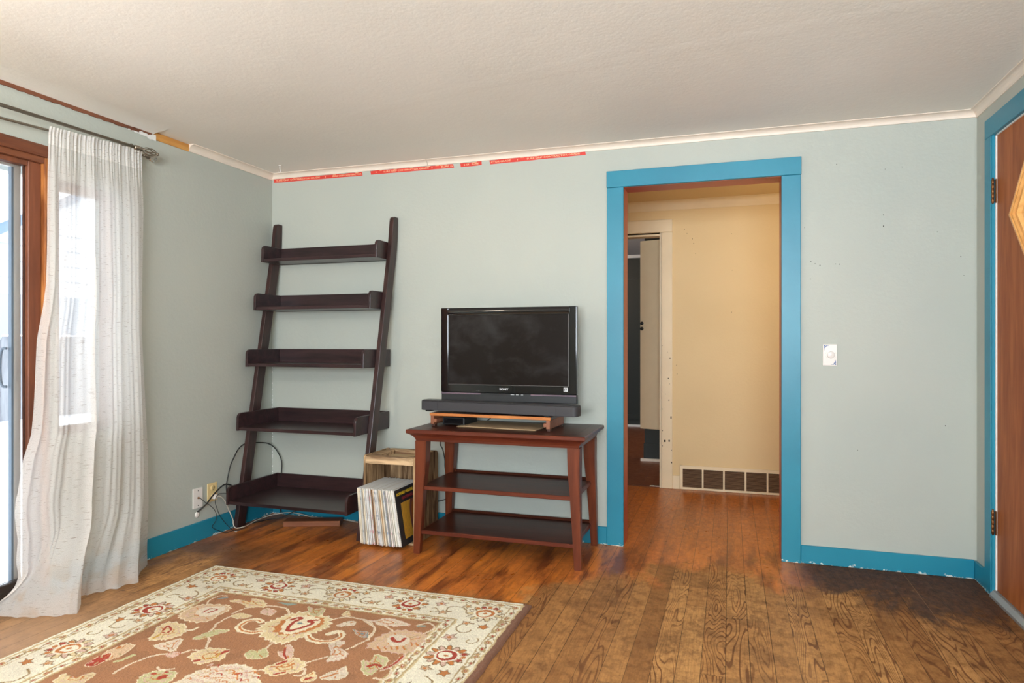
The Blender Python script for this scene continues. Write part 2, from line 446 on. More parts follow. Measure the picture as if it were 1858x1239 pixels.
def text_mesh(body, size, extrude, width=None, bold=0.0):
    c = bpy.data.curves.new('lettering', 'FONT'); c.body = body; c.size = size; c.extrude = extrude; c.offset = bold
    c.align_x = 'LEFT'; c.align_y = 'CENTER'; c.resolution_u = 2
    t = bpy.data.objects.new('lettering', c); COL.objects.link(t)
    dg = bpy.context.evaluated_depsgraph_get()
    me = bpy.data.meshes.new_from_object(t.evaluated_get(dg))
    bpy.data.objects.remove(t); bpy.data.curves.remove(c)
    co = np.empty(len(me.vertices)*3); me.vertices.foreach_get('co', co); co = co.reshape(-1, 3)
    co[:, 0] -= co[:, 0].min(); co[:, 1] -= (co[:, 1].max()+co[:, 1].min())/2
    if width: co[:, 0] *= width/co[:, 0].max()
    me.vertices.foreach_set('co', co.ravel())
    return me
def put_text(body, size, width, M4, mat, parent, name='lettering', bold=0.0):
    me = text_mesh(body, size, .0003, width, bold); me.materials.clear(); me.materials.append(mat)
    me.transform(M4)
    o = bpy.data.objects.new(name, me); COL.objects.link(o); o.parent = parent
    return o

# ================================================================ THE ROOM
XR = 4.083; ZC = 2.28; YR = -5.8; WT = .13
OX0, OX1, OZ = 2.368, 3.196, 2.026            # doorway in the back wall
f = bmnew(); box(f, -.15, 5.0, YR-.1, 6.0, -.06, 0); struct('floor', f, MT['floor'], label='worn fir board floor, tan where bare and orange brown by the back wall', cat='floor')
f = bmnew(); box(f, -.15, XR+.15, YR-.1, WT, ZC, ZC+.08); ce = struct('ceiling', f, MT['ceiling'], label='cream painted ceiling with faint seams', cat='ceiling')
# faint ridged seams of the ceiling boards
f = bmnew()
def ridge(bm, a, b, w=.05, h=.0006, z=ZC):
    a = Vector(a); b = Vector(b); d = (b-a).normalized(); s_ = Vector((-d.y, d.x, 0))
    n = 10
    for i in range(n):
        t0 = -1+2*i/n; t1 = -1+2*(i+1)/n
        q = [(a+s_*w*t0, t0), (a+s_*w*t1, t1), (b+s_*w*t1, t1), (b+s_*w*t0, t0)]
        fc = bm.faces.new([bm.verts.new((p.x, p.y, z-h*(1-t*t))) for p, t in q]); fc.smooth = True
ridge(f, (2.0, -1.95, 0), (1.84, -1.15, 0)); ridge(f, (1.1, -.86, 0), (2.6, -1.22, 0)); ridge(f, (1.9, -1.05, 0), (4.0, -1.3, 0))
bmesh.ops.remove_doubles(f, verts=f.verts, dist=1e-5)
obj('ceiling_seam', f, MT['ceiling'], ce)

f = bmnew()
box(f, -.15, OX0-.018, 0, WT, 0, ZC); box(f, OX1+.018, XR+.15, 0, WT, 0, ZC); box(f, OX0-.018, OX1+.018, 0, WT, OZ+.018, ZC)
wb_ = struct('wall_back', f, MT['wall'], label='pale sage painted wall behind the shelf and the television', cat='wall')
def discs(name, pts, mat, parent, axis='y', at=-.001, r=.0024):
    bm = bmnew()
    for a, z in pts:
        rr = r*random.uniform(.7, 1.3)
        if axis == 'y': lathe(bm, [(rr, at), (rr*.8, at-.0006)], (a, 0, z), 'y', 8)
        else: lathe(bm, [(rr, at), (rr*.8, at+.0006)], (0, a, z), 'x', 8)
    return obj(name, bm, mat, parent)
discs('nail_hole', [(3.34, 1.571), (3.36, 1.56), (3.383, 1.551), (3.457, 1.555), (3.476, 1.553), (3.338, 1.48), (3.915, 1.697), (4.015, 1.572), (4.028, 1.478),
     (3.462, 2.069), (3.685, 2.026), (3.761, 2.031), (3.677, 1.795), (3.677, 1.739), (3.56, .60), (3.31, 1.75), (3.95, .74)], MT['mark'], wb_)
f = bmnew()   # scraped paint bead in the corner
for i in range(46):
    z = .16+i*.021*random.uniform(.8, 1.2)
    if z > 1.15: break
    box(f, .001, .007*random.uniform(.5, 1), -.007*random.uniform(.5, 1), 0, z, z+.008*random.uniform(.4, 1.4))
obj('paint_bead', f, MT['whitepaint'], wb_)

f = bmnew()
Y0, Y1 = -3.45, -1.555       # slider opening
S0, S1, SZ0, SZ1 = -1.52, -1.20, .72, 1.90
box(f, -.15, 0, S1, 0, 0, ZC); box(f, -.15, 0, Y1, S0, 0, ZC); box(f, -.15, 0, YR, Y0, 0, ZC)
box(f, -.15, 0, Y0, Y1, 1.985, ZC); box(f, -.15, 0, S0, S1, 0, SZ0); box(f, -.15, 0, S0, S1, SZ1, ZC)
wl = struct('wall_left', f, MT['wall'], label='pale sage wall with the patio door and sheer curtain', cat='wall')
f = bmnew(); box(f, XR, XR+.15, -.247, 0, 0, ZC); box(f, XR, XR+.15, -1.15, -.247, 2.092, ZC)
box(f, XR, XR+.15, YR, -1.15, 0, ZC)
struct('wall_right', f, MT['wall'], label='pale sage wall around the brown front door', cat='wall')
f = bmnew(); box(f, -.15, 1.8, YR-.1, YR, 0, ZC); box(f, 3.98, XR+.15, YR-.1, YR, 0, ZC); box(f, 1.8, 3.98, YR-.1, YR, 0, .75); box(f, 1.8, 3.98, YR-.1, YR, 2.15, ZC)
struct('wall_rear', f, MT['wall'], label='sage wall opposite the television', cat='wall')
f = bmnew()
for a in (1.8, 2.88, 3.94): box(f, a, a+.04, YR-.06, YR-.02, .75, 2.15)
box(f, 1.8, 3.98, YR-.06, YR-.02, .75, .79); box(f, 1.8, 3.98, YR-.06, YR-.02, 2.11, 2.15)
w = struct('added_window', f, MT['whitepaint'], label='wide white framed window added out of view in the wall opposite the television', cat='window')  # unseen window, added to go with the rear fill light
f = bmnew(); box(f, 1.84, 3.94, YR-.045, YR-.04, .79, 2.11); obj('pane', f, MT['glass'], w)

# crown moulding (a small cove)
def cove(bm, a, b, inx, iny, zlo, zhi=ZC, d=.035, n=7):
    """cove from a to b (2D wall points); (inx,iny) points into the room"""
    prof = [(0, zlo), (.006, zlo)]
    for i in range(n+1):
        t = i/n*PI/2
        prof.append((.006+(d-.006)*(1-math.cos(t)), zlo+.004+(zhi-zlo-.008)*math.sin(t)))
    prof += [(d+.002, zhi-.003), (d+.002, zhi), (0, zhi)]
    A = [bm.verts.new((a[0]+inx*u, a[1]+iny*u, z)) for u, z in prof]
    B = [bm.verts.new((b[0]+inx*u, b[1]+iny*u, z)) for u, z in prof]
    fs = [bm.faces.new(A), bm.faces.new(B[::-1])]
    for i in range(len(prof)):
        fs.append(bm.faces.new((A[i], A[(i+1) % len(prof)], B[(i+1) % len(prof)], B[i])))
    bmesh.ops.recalc_face_normals(bm, faces=fs)
f = bmnew(); cove(f, (0, 0), (1.15, 0), 0, -1, 2.248); cove(f, (1.153, 0), (XR, 0), 0, -1, 2.2475, d=.037)
struct('trim_1', f, MT['cream'], label='cream crown moulding along the top of the back wall', cat='trim')
f = bmnew(); cove(f, (0, 0), (0, -.737), 1, 0, 2.240, d=.037)
struct('trim_2', f, MT['cream'], label='short cream crown moulding piece on the left wall by the corner', cat='trim')
f = bmnew(); cove(f, (XR, 0), (XR, YR), -1, 0, 2.243)
struct('trim_3', f, MT['cream'], label='cream crown moulding above the front door', cat='trim')
# where the moulding is missing: bare board, torn plaster, brown edge, sagging ceiling lip
f = bmnew(); box(f, -.001, .005, -.985, -.737, 2.238, 2.278)
struct('trim_4', f, MT['barewood'], label='bare orange board exposed where the crown moulding is missing', cat='trim')
def ragged(bm, y0, y1, zl, zh, amp, x0=-.001, x1=.006, n=60, seed=1):
    rd = random.Random(seed); lo = []; hi = []
    for i in range(n+1):
        t = i/n; y = y0+(y1-y0)*t
        lo.append((y, zl(t)+rd.uniform(-amp, amp))); hi.append((y, zh(t)+rd.uniform(-amp, amp)))
    prism(bm, lo+hi[::-1], 'x', x0, x1)
f = bmnew(); ragged(f, -.97, -1.14, lambda t: 2.232+.012*t, lambda t: 2.262-.004*t, .004, n=16, seed=3)
struct('trim_5', f, MT['whitepaint'], label='torn white plaster patch under the ceiling near the curtain rod', cat='trim')
f = bmnew(); ragged(f, -1.08, -3.6, lambda t: 2.246-.003*t, lambda t: 2.266, .0022, x1=.008, n=170, seed=5)
ragged(f, -1.00, -1.12, lambda t: 2.256, lambda t: 2.272, .004, x1=.011, n=12, seed=6)
struct('trim_6', f, MT['brownedge'], label='torn brown board edge along the top of the left wall', cat='trim')
f = bmnew()
P = [(-.002, 2.262), (.008, 2.262), (.03, 2.2675), (.06, 2.2725), (.09, 2.2765), (.125, 2.2793), (.16, 2.2803), (.16, 2.285), (-.002, 2.285)]
A = [f.verts.new((u, -.99, z)) for u, z in P]; B = [f.verts.new((u, YR, z)) for u, z in P]
f.faces.new(A); f.faces.new(B[::-1])
for i in range(9): f.faces.new((A[i], A[(i+1) % 9], B[(i+1) % 9], B[i]))
bmesh.ops.recalc_face_normals(f, faces=f.faces)
struct('trim_7', f, MT['ceiling'], label='sagging cream ceiling lip above the left wall', cat='trim')

# baseboards
def baseb(bm, x0, x1, y0, y1, h): box(bm, x0, x1, y0, y1, 0, h, .003, 1)
f = bmnew(); baseb(f, .015, OX0-.094, -.015, 0, .100)
struct('baseboard_back', f, MT['teal'], label='teal baseboard behind the shelf and television stand', cat='baseboard')
f = bmnew(); baseb(f, OX1+.094, XR-.014, -.015, 0, .093)
struct('baseboard_right', f, MT['teal'], label='chipped teal baseboard between the doorway and the front door', cat='baseboard')
f = bmnew(); baseb(f, 0, .015, -1.55, 0, .108)
struct('baseboard_left', f, MT['teal'], label='teal baseboard under the wall outlets', cat='baseboard')
f = bmnew(); prism(f, [(0, 0), (-.166, 0), (-.166, .115), (-.13, .095), (-.10, .088), (0, .088)], 'x', XR-.015, XR, .002, 1)
struct('trim_8', f, MT['teal'], label='short teal baseboard return beside the front door casing', cat='baseboard')

# doorway casing and jambs
f = bmnew(); box(f, OX0-.094, OX0, -.02, 0, 0, OZ, .002, 1); box(f, OX1, OX1+.094, -.02, 0, 0, OZ, .002, 1)
box(f, OX0-.096, OX1+.097, -.021, 0, OZ+.0008, OZ+.094, .002, 1)
struct('trim_9', f, MT['teal'], label='wide teal casing around the open doorway', cat='door casing')
f = bmnew(); box(f, OX0-.018, OX0, 0, WT+.01, 0, OZ); box(f, OX1, OX1+.018, 0, WT+.01, 0, OZ); box(f, OX0-.018, OX1+.018, 0, WT+.01, OZ, OZ+.018)
box(f, OX0-.004, OX0, -.006, 0, 0, OZ); 
struct('trim_10', f, MT['brick'], label='brick red inner jambs of the open doorway', cat='door jamb')

# ================================================================ HALL BEHIND THE DOORWAY
HY = 1.6
f = bmnew(); box(f, 1.0, 1.65, HY, HY+.1, 0, 2.28); box(f, 2.425, 4.4, HY, HY+.1, 0, 2.28); box(f, 1.65, 2.425, HY, HY+.1, 2.005, 2.28)
wh = struct('wall_hall', f, MT['hallwall'], label='cream hall wall seen through the doorway', cat='wall')
discs('nail_hole', [(2.60, 2.03), (2.66, 1.955), (2.67, 1.92), (2.685, 1.84), (2.95, 1.98), (2.955, 1.70), (2.95, 1.38), (2.62, 2.0), (2.54, .97), (2.545, .90)], MT['mark'], wh, at=HY-.001)
f = bmnew(); box(f, .9, 1.0, WT, HY+.1, 0, 2.28); box(f, 4.3, 4.4, WT, HY+.1, 0, 2.28)
struct('wall_hall_ends', f, MT['hallwall'], label='cream walls closing the two ends of the hall', cat='wall')
f = bmnew(); box(f, 1.0, OX0-.018, WT, WT+.01, 0, 2.28); box(f, OX1+.018, 4.4, WT, WT+.01, 0, 2.28); box(f, OX0-.018, OX1+.018, WT, WT+.01, OZ+.018, 2.28)
struct('wall_hall_front', f, MT['hallwall'], label='hall side of the wall with the teal doorway', cat='wall')
f = bmnew(); box(f, .9, 4.4, WT, HY+.1, 2.262, 2.34)
struct('ceiling_hall', f, MT['hallwall'], label='cream hall ceiling', cat='ceiling')
f = bmnew(); cove(f, (1.0, HY), (4.3, HY), 0, -1, 2.205, 2.262, .03)
box(f, 1.0, 4.3, HY-.006, HY, 2.188, 2.205)
struct('trim_11', f, MT['hallcream'], label='cream crown moulding in the hall', cat='trim')
f = bmnew(); box(f, 2.425, 2.511, HY-.018, HY, 0, 2.015, .003, 1); box(f, 1.55, 2.511, HY-.02, HY, 2.0155, 2.115, .003, 1)
box(f, 2.41, 2.425, HY-.004, HY+.1, 0, 2.015); box(f, 1.55, 2.425, HY, HY+.1, 1.99, 2.015)
tc = struct('trim_12', f, MT['hallcream'], label='chipped cream casing around the narrow hall door opening', cat='door casing')
f = bmnew()
rd = random.Random(4)
for z, dx, w_ in [(1.02, .06, .02), (1.07, .045, .006), (.86, .05, .012), (.82, .06, .008), (.74, .03, .006), (.69, .055, .01), (.55, .07, .015), (.365, .02, .022), (.368, .055, .018), (.30, .075, .008), (.20, .075, .012), (.33, .004, .01), (.62, .004, .008), (1.12, .004, .008), (.45, .004, .012)]:
    box(f, 2.425+dx, 2.425+dx+w_*.6, HY-.0192, HY-.018, z, z+rd.uniform(.003, .02))
obj('paint_chip', f, MT['mark'], tc)
f = bmnew(); box(f, 2.511, 2.566, HY-.014, HY, 0, .105, .002, 1)
struct('baseboard_hall', f, MT['hallcream'], label='stub of cream baseboard left of the vent grille', cat='baseboard')

gv = thing('vent_grille', 'long cream baseboard vent grille with five louvred openings in the hall', 'vent', (2.98, HY-.012, 0))
f = bmnew(); xs = [2.588+i*.1565 for i in range(6)]
box(f, 2.568, xs[0], HY-.012, HY, .002, .187); box(f, xs[5]-.0125, xs[5]+.01, HY-.012, HY, .002, .187)
box(f, 2.568, xs[5]+.01, HY-.0118, HY, .162, .187); box(f, 2.568, xs[5]+.01, HY-.0118, HY, .002, .018)
for i in range(1, 5): box(f, xs[i]-.0125, xs[i], HY-.012, HY, .018, .162)
obj('frame', f, MT['hallcream'], gv)
for i in range(5):
    x0 = xs[i]; x1 = xs[i+1]-.0125
    f = bmnew(); box(f, x0, x1, HY-.003, HY-.001, .018, .162); v = obj('opening', f, MT['grille'], gv)  # solid dark panel; the shade inside the vent is put into its colour
    f = bmnew()
    for j in range(15):
        z = .022+j*.0094
        prism(f, [(HY-.009, z), (HY-.0084, z-.0008), (HY-.003, z+.0030), (HY-.0036, z+.0038)], 'x', x0, x1)
    obj('louvre', f, MT['slat'], v)

# far room
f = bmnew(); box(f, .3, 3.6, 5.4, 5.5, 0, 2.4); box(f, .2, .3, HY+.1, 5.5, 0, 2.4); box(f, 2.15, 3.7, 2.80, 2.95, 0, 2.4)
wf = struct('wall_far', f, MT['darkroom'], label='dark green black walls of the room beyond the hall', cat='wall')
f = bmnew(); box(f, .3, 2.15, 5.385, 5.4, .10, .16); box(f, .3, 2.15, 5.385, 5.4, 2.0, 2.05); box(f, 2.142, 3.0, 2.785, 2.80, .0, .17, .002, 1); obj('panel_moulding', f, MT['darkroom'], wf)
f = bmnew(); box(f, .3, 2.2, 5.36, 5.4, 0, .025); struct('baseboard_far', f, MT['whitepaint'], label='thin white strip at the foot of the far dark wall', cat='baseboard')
f = bmnew(); box(f, 2.115, 3.0, 2.755, 2.80, 0, .022); struct('trim_13', f, MT['cream'], label='pale strip at the foot of the dark partition', cat='trim')
f = bmnew(); box(f, .3, 3.6, 5.35, 5.4, 2.29, 2.33); struct('trim_14', f, MT['whitepaint'], label='white crown moulding on the far dark wall', cat='trim')
f = bmnew(); box(f, .2, 3.7, HY+.1, 5.5, 2.33, 2.4); struct('ceiling_far', f, MT['greyceil'], label='grey ceiling of the far room', cat='ceiling')
f = bmnew(); box(f, 2.33, 2.41, 1.615, 1.64, 0, .006, .001, 1); struct('trim_15', f, MT['whitepaint'], label='small white floor strip at the foot of the hall casing', cat='trim')
f = bmnew(); box(f, 1.65, 2.41, 1.595, 1.625, -.004, .003); struct('trim_16', f, MT['brownedge'], label='dark threshold line across the hall door opening', cat='trim')

leaf = thing('cupboard_door', 'tall cream cupboard door standing open beyond the hall with two black knobs', 'door', (2.60, 1.76, .43), math.atan2(-.105, .375))
f = bmnew(); box(f, -.385, 0, -.013, .013, 0, 1.562, .002, 1); lf = obj('panel', f, MT['hallcream'], leaf, local=True)
for z in (.876, .832):
    f = bmnew(); lathe(f, [(.006, -.013), (.006, -.022), (.0135, -.026), (.0155, -.033), (.012, -.041), (.004, -.044)], (-.362, 0, z), 'y', 16)
    obj('knob', f, MT['blackmat'], leaf, local=True)
leaf['kind'] = 'structure'

# ================================================================ FRONT DOOR (right)
fd = thing('door_1', 'brown wood front door with a diamond window trimmed in golden pine', 'door', (XR+.02, -.25, 0)); fd['kind'] = 'structure'
DY, DZ, HD = -.705, 1.692, .262
def diamond(h, n=0): return [(DY-h, DZ), (DY, DZ+h*1.2), (DY+h, DZ), (DY, DZ-h*1.2)]
f = bmnew()
# slab with a diamond hole
o_ = [(-.2555, .03), (-1.145, .03), (-1.145, 2.083), (-.2555, 2.083)]
hole = diamond(HD-.03)
def slab(bm, x0, x1):
    for x in (x0, x1):
        O = [bm.verts.new((x, y, z)) for y, z in o_]; I = [bm.verts.new((x, y, z)) for y, z in hole]
        L, T, R_, Bm = I     # left(-y), top, right(+y), bottom
        q = [(O[0], O[1], Bm), (O[1], L, Bm), (O[1], O[2], L), (O[2], T, L), (O[2], O[3], T), (O[3], R_, T), (O[3], O[0], R_), (O[0], Bm, R_)]
        for t in q: bm.faces.new(t)
    bm.verts.ensure_lookup_table(); n = 8
    for i in range(4):
        j = (i+1) % 4
        bm.faces.new((bm.verts[i], bm.verts[j], bm.verts[n+j], bm.verts[n+i]))
        bm.faces.new((bm.verts[4+i], bm.verts[4+j], bm.verts[n+4+j], bm.verts[n+4+i]))
    bmesh.ops.recalc_face_normals(bm, faces=bm.faces)
slab(f, XR+.002, XR+.045); obj('panel', f, MT['doorwood'], fd)
f = bmnew()
def dring(bm, ho, hi, x0, x1):
    O = diamond(ho); I = diamond(hi)
    for i in range(4):
        j = (i+1) % 4
        a = [bm.verts.new((x, *p)) for x in (x0, x1) for p in (O[i], O[j], I[j], I[i])]
        for q in ((0, 1, 2, 3), (4, 5, 6, 7), (0, 1, 5, 4), (1, 2, 6, 5), (2, 3, 7, 6), (3, 0, 4, 7)): bm.faces.new([a[k] for k in q])
    bmesh.ops.recalc_face_normals(bm, faces=bm.faces)
dring(f, HD, HD-.030, XR-.016, XR+.002); dring(f, HD-.008, HD-.020, XR-.021, XR-.015); dring(f, HD-.028, HD-.05, XR-.006, XR+.02)
df_ = obj('window_frame', f, MT['pine'], fd)
f = bmnew(); I = diamond(HD-.048); f.faces.new([f.verts.new((XR+.012, y, z)) for y, z in I]); r = bmesh.ops.extrude_face_region(f, geom=list(f.faces)); bmesh.ops.translate(f, verts=[v for v in r['geom'] if isinstance(v, bmesh.types.BMVert)], vec=(.004, 0, 0)); obj('pane', f, MT['glass'], df_)
f = bmnew(); box(f, XR-.02, XR, -.2425, -.166, 0, 2.088, .002, 1); box(f, XR-.02, XR, -1.23, -1.155, 0, 2.088, .002, 1); box(f, XR-.02, XR, -1.23, -.166, 2.0885, 2.176, .002, 1)
struct('trim_17', f, MT['teal'], label='teal casing around the brown front door', cat='door casing')
f = bmnew(); box(f, XR-.004, XR+.04, -.2555, -.248, .03, 2.092); box(f, XR-.004, XR+.04, -1.15, -.248, 2.083, 2.091)
obj('weather_strip', f, MT['caulk'], fd)
f = bmnew(); box(f, XR-.016, XR-.002, -.2485, -.2435, .0, 2.09)
obj('jamb_edge', f, MT['teal'], fd)
for z0 in (1.780, .282):
    f = bmnew()
    for i in range(5): lathe(f, [(.0052, z0+.0035+i*.021), (.0062, z0+.005+i*.021), (.0062, z0+.022+i*.021), (.0052, z0+.0235+i*.021)], (XR-.014, -.252, 0), 'z', 12)
    lathe(f, [(.003, z0-.002), (.005, z0+.002), (.0045, z0+.112), (.002, z0+.116)], (XR-.014, -.252, 0), 'z', 10)
    box(f, XR-.006, XR-.0015, -.262, -.252, z0, z0+.108)
    obj('hinge', f, MT['bronze'], fd)
f = bmnew(); prism(f, [(XR+.03, 0), (XR-.026, 0), (XR-.026, .012), (XR-.012, .030), (XR+.03, .032)], 'y', -1.15, -.247, 0)
for i in range(3): box(f, XR-.008+i*.006, XR-.005+i*.006, -1.15, -.247, .030, .0335)
# prism along y takes (x,z)
struct('trim_18', f, MT['alu'], label='grey aluminium threshold under the front door', cat='threshold')

# ================================================================ PATIO DOOR (left)
pd = thing('window_1', 'patio sliding door with brown wood frame looking onto snow', 'sliding door', (0, -2.5, 0)); pd['kind'] = 'structure'
f = bmnew(); prism(f, [(0, 1.983), (.018, 1.983), (.022, 1.992), (.022, 2.022), (.012, 2.036), (0, 2.036)], 'y', -3.55, -1.574)
obj('head_casing', f, MT['framewoody'], pd)
f = bmnew(); box(f, -.13, .0, -1.580, -1.556, .02, 1.985, .002, 1); box(f, -.13, .0, Y0, Y0+.024, .02, 1.985, .002, 1)
obj('jamb', f, MT['wornwood'], pd)
f = bmnew(); box(f, -.13, -.004, Y0+.024, -1.580, 1.958, 1.985, .002, 1); obj('head_jamb', f, MT['framewoody'], pd)
f = bmnew()
box(f, -.062, -.022, -1.640, -1.581, .075, 1.958, .003, 1); box(f, -.062, -.022, -2.52, -2.46, .075, 1.958, .003, 1)
box(f, -.062, -.022, -2.46, -1.640, 1.935, 1.958, .003, 1)
st = obj('sash', f, MT['framewood'], pd)
MT['track'] = plain('dark_bronze_track', srgb(58, 50, 46), .45, .4)
f = bmnew(); box(f, -.062, -.022, -2.52, -1.581, .046, .108, .003, 1); obj('bottom_rail', f, MT['track'], st)
f = bmnew(); box(f, -.044, -.040, -2.46, -1.640, .11, 1.937); obj('pane', f, MT['glass'], st)
f = bmnew(); box(f, -.108, -.070, -2.52, -2.46, .075, 1.958, .003, 1); box(f, -.108, -.070, Y0+.024, Y0+.08, .075, 1.958, .003, 1)
box(f, -.108, -.070, Y0+.08, -2.52, 1.90, 1.958, .003, 1); box(f, -.108, -.070, Y0+.08, -2.52, .075, .13, .003, 1)
st2 = obj('sash', f, MT['framewood'], pd)
f = bmnew(); box(f, -.092, -.088, Y0+.08, -2.52, .13, 1.90); obj('pane', f, MT['glass'], st2)
f = bmnew(); box(f, -.085, -.066, -1.672, -1.640, .08, 1.945, .002, 1); box(f, -.085, -.066, -2.46, -1.672, 1.925, 1.945); box(f, -.085, -.066, -2.52, -2.47, .08, 1.945, .002, 1)
sc = obj('screen_frame', f, MT['whitepaint'], pd)
f = bmnew(); box(f, -.086, -.066, -1.682, -1.672, .08, 1.925, .001, 1); obj('frame_edge', f, MT['alublue'], sc)
f = bmnew(); tube(f, smoothpath([(-.084, -1.690, 1.125), (-.104, -1.697, 1.117), (-.112, -1.699, 1.04), (-.104, -1.697, .965), (-.084, -1.690, .957)], 5), .006, 8)
obj('handle', f, MT['alublue'], sc)
f = bmnew(); box(f, -.096, -.086, -1.728, -1.716, .955, 1.125, .003, 1); obj('handle_plate', f, MT['whitepaint'], sc)
f = bmnew(); box(f, -.15, .004, Y0, -1.556, 0, .045, .003, 1); box(f, -.03, -.018, Y0, -1.58, .045, .075); box(f, -.115, -.105, Y0, -1.58, .045, .075)
obj('sill_track', f, MT['track'], pd)
# small sidelight behind the curtain
sl = thing('window_3', 'narrow window behind the sheer curtain', 'window', (0, (S0+S1)/2, SZ0)); sl['kind'] = 'structure'
f = bmnew(); box(f, -.09, -.03, S0, S0+.03, SZ0, SZ1); box(f, -.09, -.03, S1-.03, S1, SZ0, SZ1); box(f, -.09, -.03, S0, S1, SZ0, SZ0+.035); box(f, -.09, -.03, S0, S1, SZ1-.035, SZ1)
obj('window_frame', f, MT['framewood'], sl)
f = bmnew(); box(f, -.062, -.058, S0+.03, S1-.03, SZ0+.035, SZ1-.035); obj('pane', f, MT['glass'], sl)

# outdoors
f = bmnew(); 
n = 40
def gz(x, y): return -.25+.05*math.sin(x*.9+y*.4)+.03*math.sin(y*1.7)
for i in range(n):
    for j in range(n):
        X0, X1 = -.16-i*.65, -.16-(i+1)*.65; Ya, Yb = -9+j*.65, -9+(j+1)*.65
        fc = f.faces.new([f.verts.new((a, b, gz(a, b))) for a, b in ((X0, Ya), (X0, Yb), (X1, Yb), (X1, Ya))]); fc.smooth = True
bmesh.ops.remove_doubles(f, verts=f.verts, dist=1e-4); bmesh.ops.recalc_face_normals(f, faces=f.faces)
struct('ground', f, MT['snow'], label='snow covered yard outside the patio door', cat='ground')
f = bmnew(); box(f, -1.15, -.15, -8, 2, 2.30, 2.36); so = struct('eave', f, plain('grey_soffit', srgb(176, 186, 184), .7), label='grey underside of the roof eave outside', cat='eave')
f = bmnew(); box(f, -1.22, -1.15, -8, 2, 2.17, 2.40); obj('gutter_board', f, MT['siding'], so)
fe = thing('fence', 'weathered grey dog eared board fence standing in snow', 'fence', (-9, 3, -.25))
k_ = 0
for i in range(30):
    y = -1.2+i*.27
    if not (2.0 < y < 6.6): continue
    f = bmnew(); zz = 1.245+random.uniform(-.012, .012)
    prism(f, [(y, -.3), (y+.255, -.3), (y+.255, zz-.05), (y+.22, zz), (y+.035, zz), (y, zz-.05)], 'x', -9.02, -9)
    obj('board', f, MT['fence'], fe)
f = bmnew(); box(f, -9.06, -9.021, 2, 6.6, .2, .29); box(f, -9.06, -9.021, 2, 6.6, .9, .99); obj('rail', f, MT['fence'], fe)
f = bmnew()
for i in range(17):
    y = 2.04+i*.27; lathe(f, [(.11, 1.243), (.10, 1.262), (.05, 1.278), (.01, 1.282)], (-9.01, y+.1275, 0), 'z', 10)
obj('snow_cap', f, MT['snow'], fe)
sh = thing('house', 'neighbouring white sided gable house with snow on its roof', 'house', (-12, 8, -.25))
f = bmnew(); box(f, -16, -11.5, 2.5, 12, -.3, 2.16); obj('lower_wall', f, MT['bluegrey'], sh)
apex = 9.5
def rz(y): return 4.48-.58*abs(y-apex)
f = bmnew(); prism(f, [(4.0, 2.16), (12, 2.16), (12, rz(12)+.9), (apex, rz(apex)+.9), (4.0, rz(4.0)+.9)], 'x', -16, -11.49); gw = obj('gable_wall', f, MT['siding'], sh)
f = bmnew()
for z in (2.5, 2.85, 3.2, 3.55): box(f, -11.49, -11.475, 3.2, 12, z, z+.02)
obj('siding_lap', f, MT['bluegrey'], gw)
f = bmnew()
def slope(bm, zo, th, x0, x1, ya=1.9):
    prism(bm, [(ya, rz(ya)+zo), (apex, rz(apex)+zo), (12.6, rz(12.6)+zo), (12.6, rz(12.6)+zo+th), (apex, rz(apex)+zo+th), (ya, rz(ya)+zo+th)], 'x', x0, x1)
slope(f, .9, .24, -16.3, -11.2); obj('fascia', f, MT['fascia'], sh)
f = bmnew(); slope(f, 1.142, .40, -16.3, -11.15); obj('roof_snow', f, MT['snow'], sh)
for i, (tx, ty, th) in enumerate([(-24, 12, 9), (-30, 20.5, 12), (-22, 5.5, 8)]):
    f = bmnew(); rd = random.Random(i)
    for l in range(9):
        z = .9+l*(th-1)/9; r = 2.3*(1-l/9.5)+.25
        lathe(f, [(r, z), (r*.55, z+.7), (.12, z+1.6)], (tx, ty, 0), 'z', 14)
    for v in f.verts: v.co += Vector((rd.uniform(-.2, .2), rd.uniform(-.2, .2), rd.uniform(-.15, .15)))
    tr = thing('conifer', ['dark snow dusted conifer directly above the neighbouring roof', 'tall dark conifer right of the others beyond the roof', 'short dark conifer left of the others beyond the roof'][i], 'tree', (tx, ty, -.25), group='conifers beyond the neighbouring house')
    obj('crown', f, MT['tree'], tr); f = bmnew(); lathe(f, [(.2, -.25), (.15, 2)], (tx, ty, 0), 'z', 10); obj('trunk', f, MT['fence'], tr)
# snowy twig seen against the trees

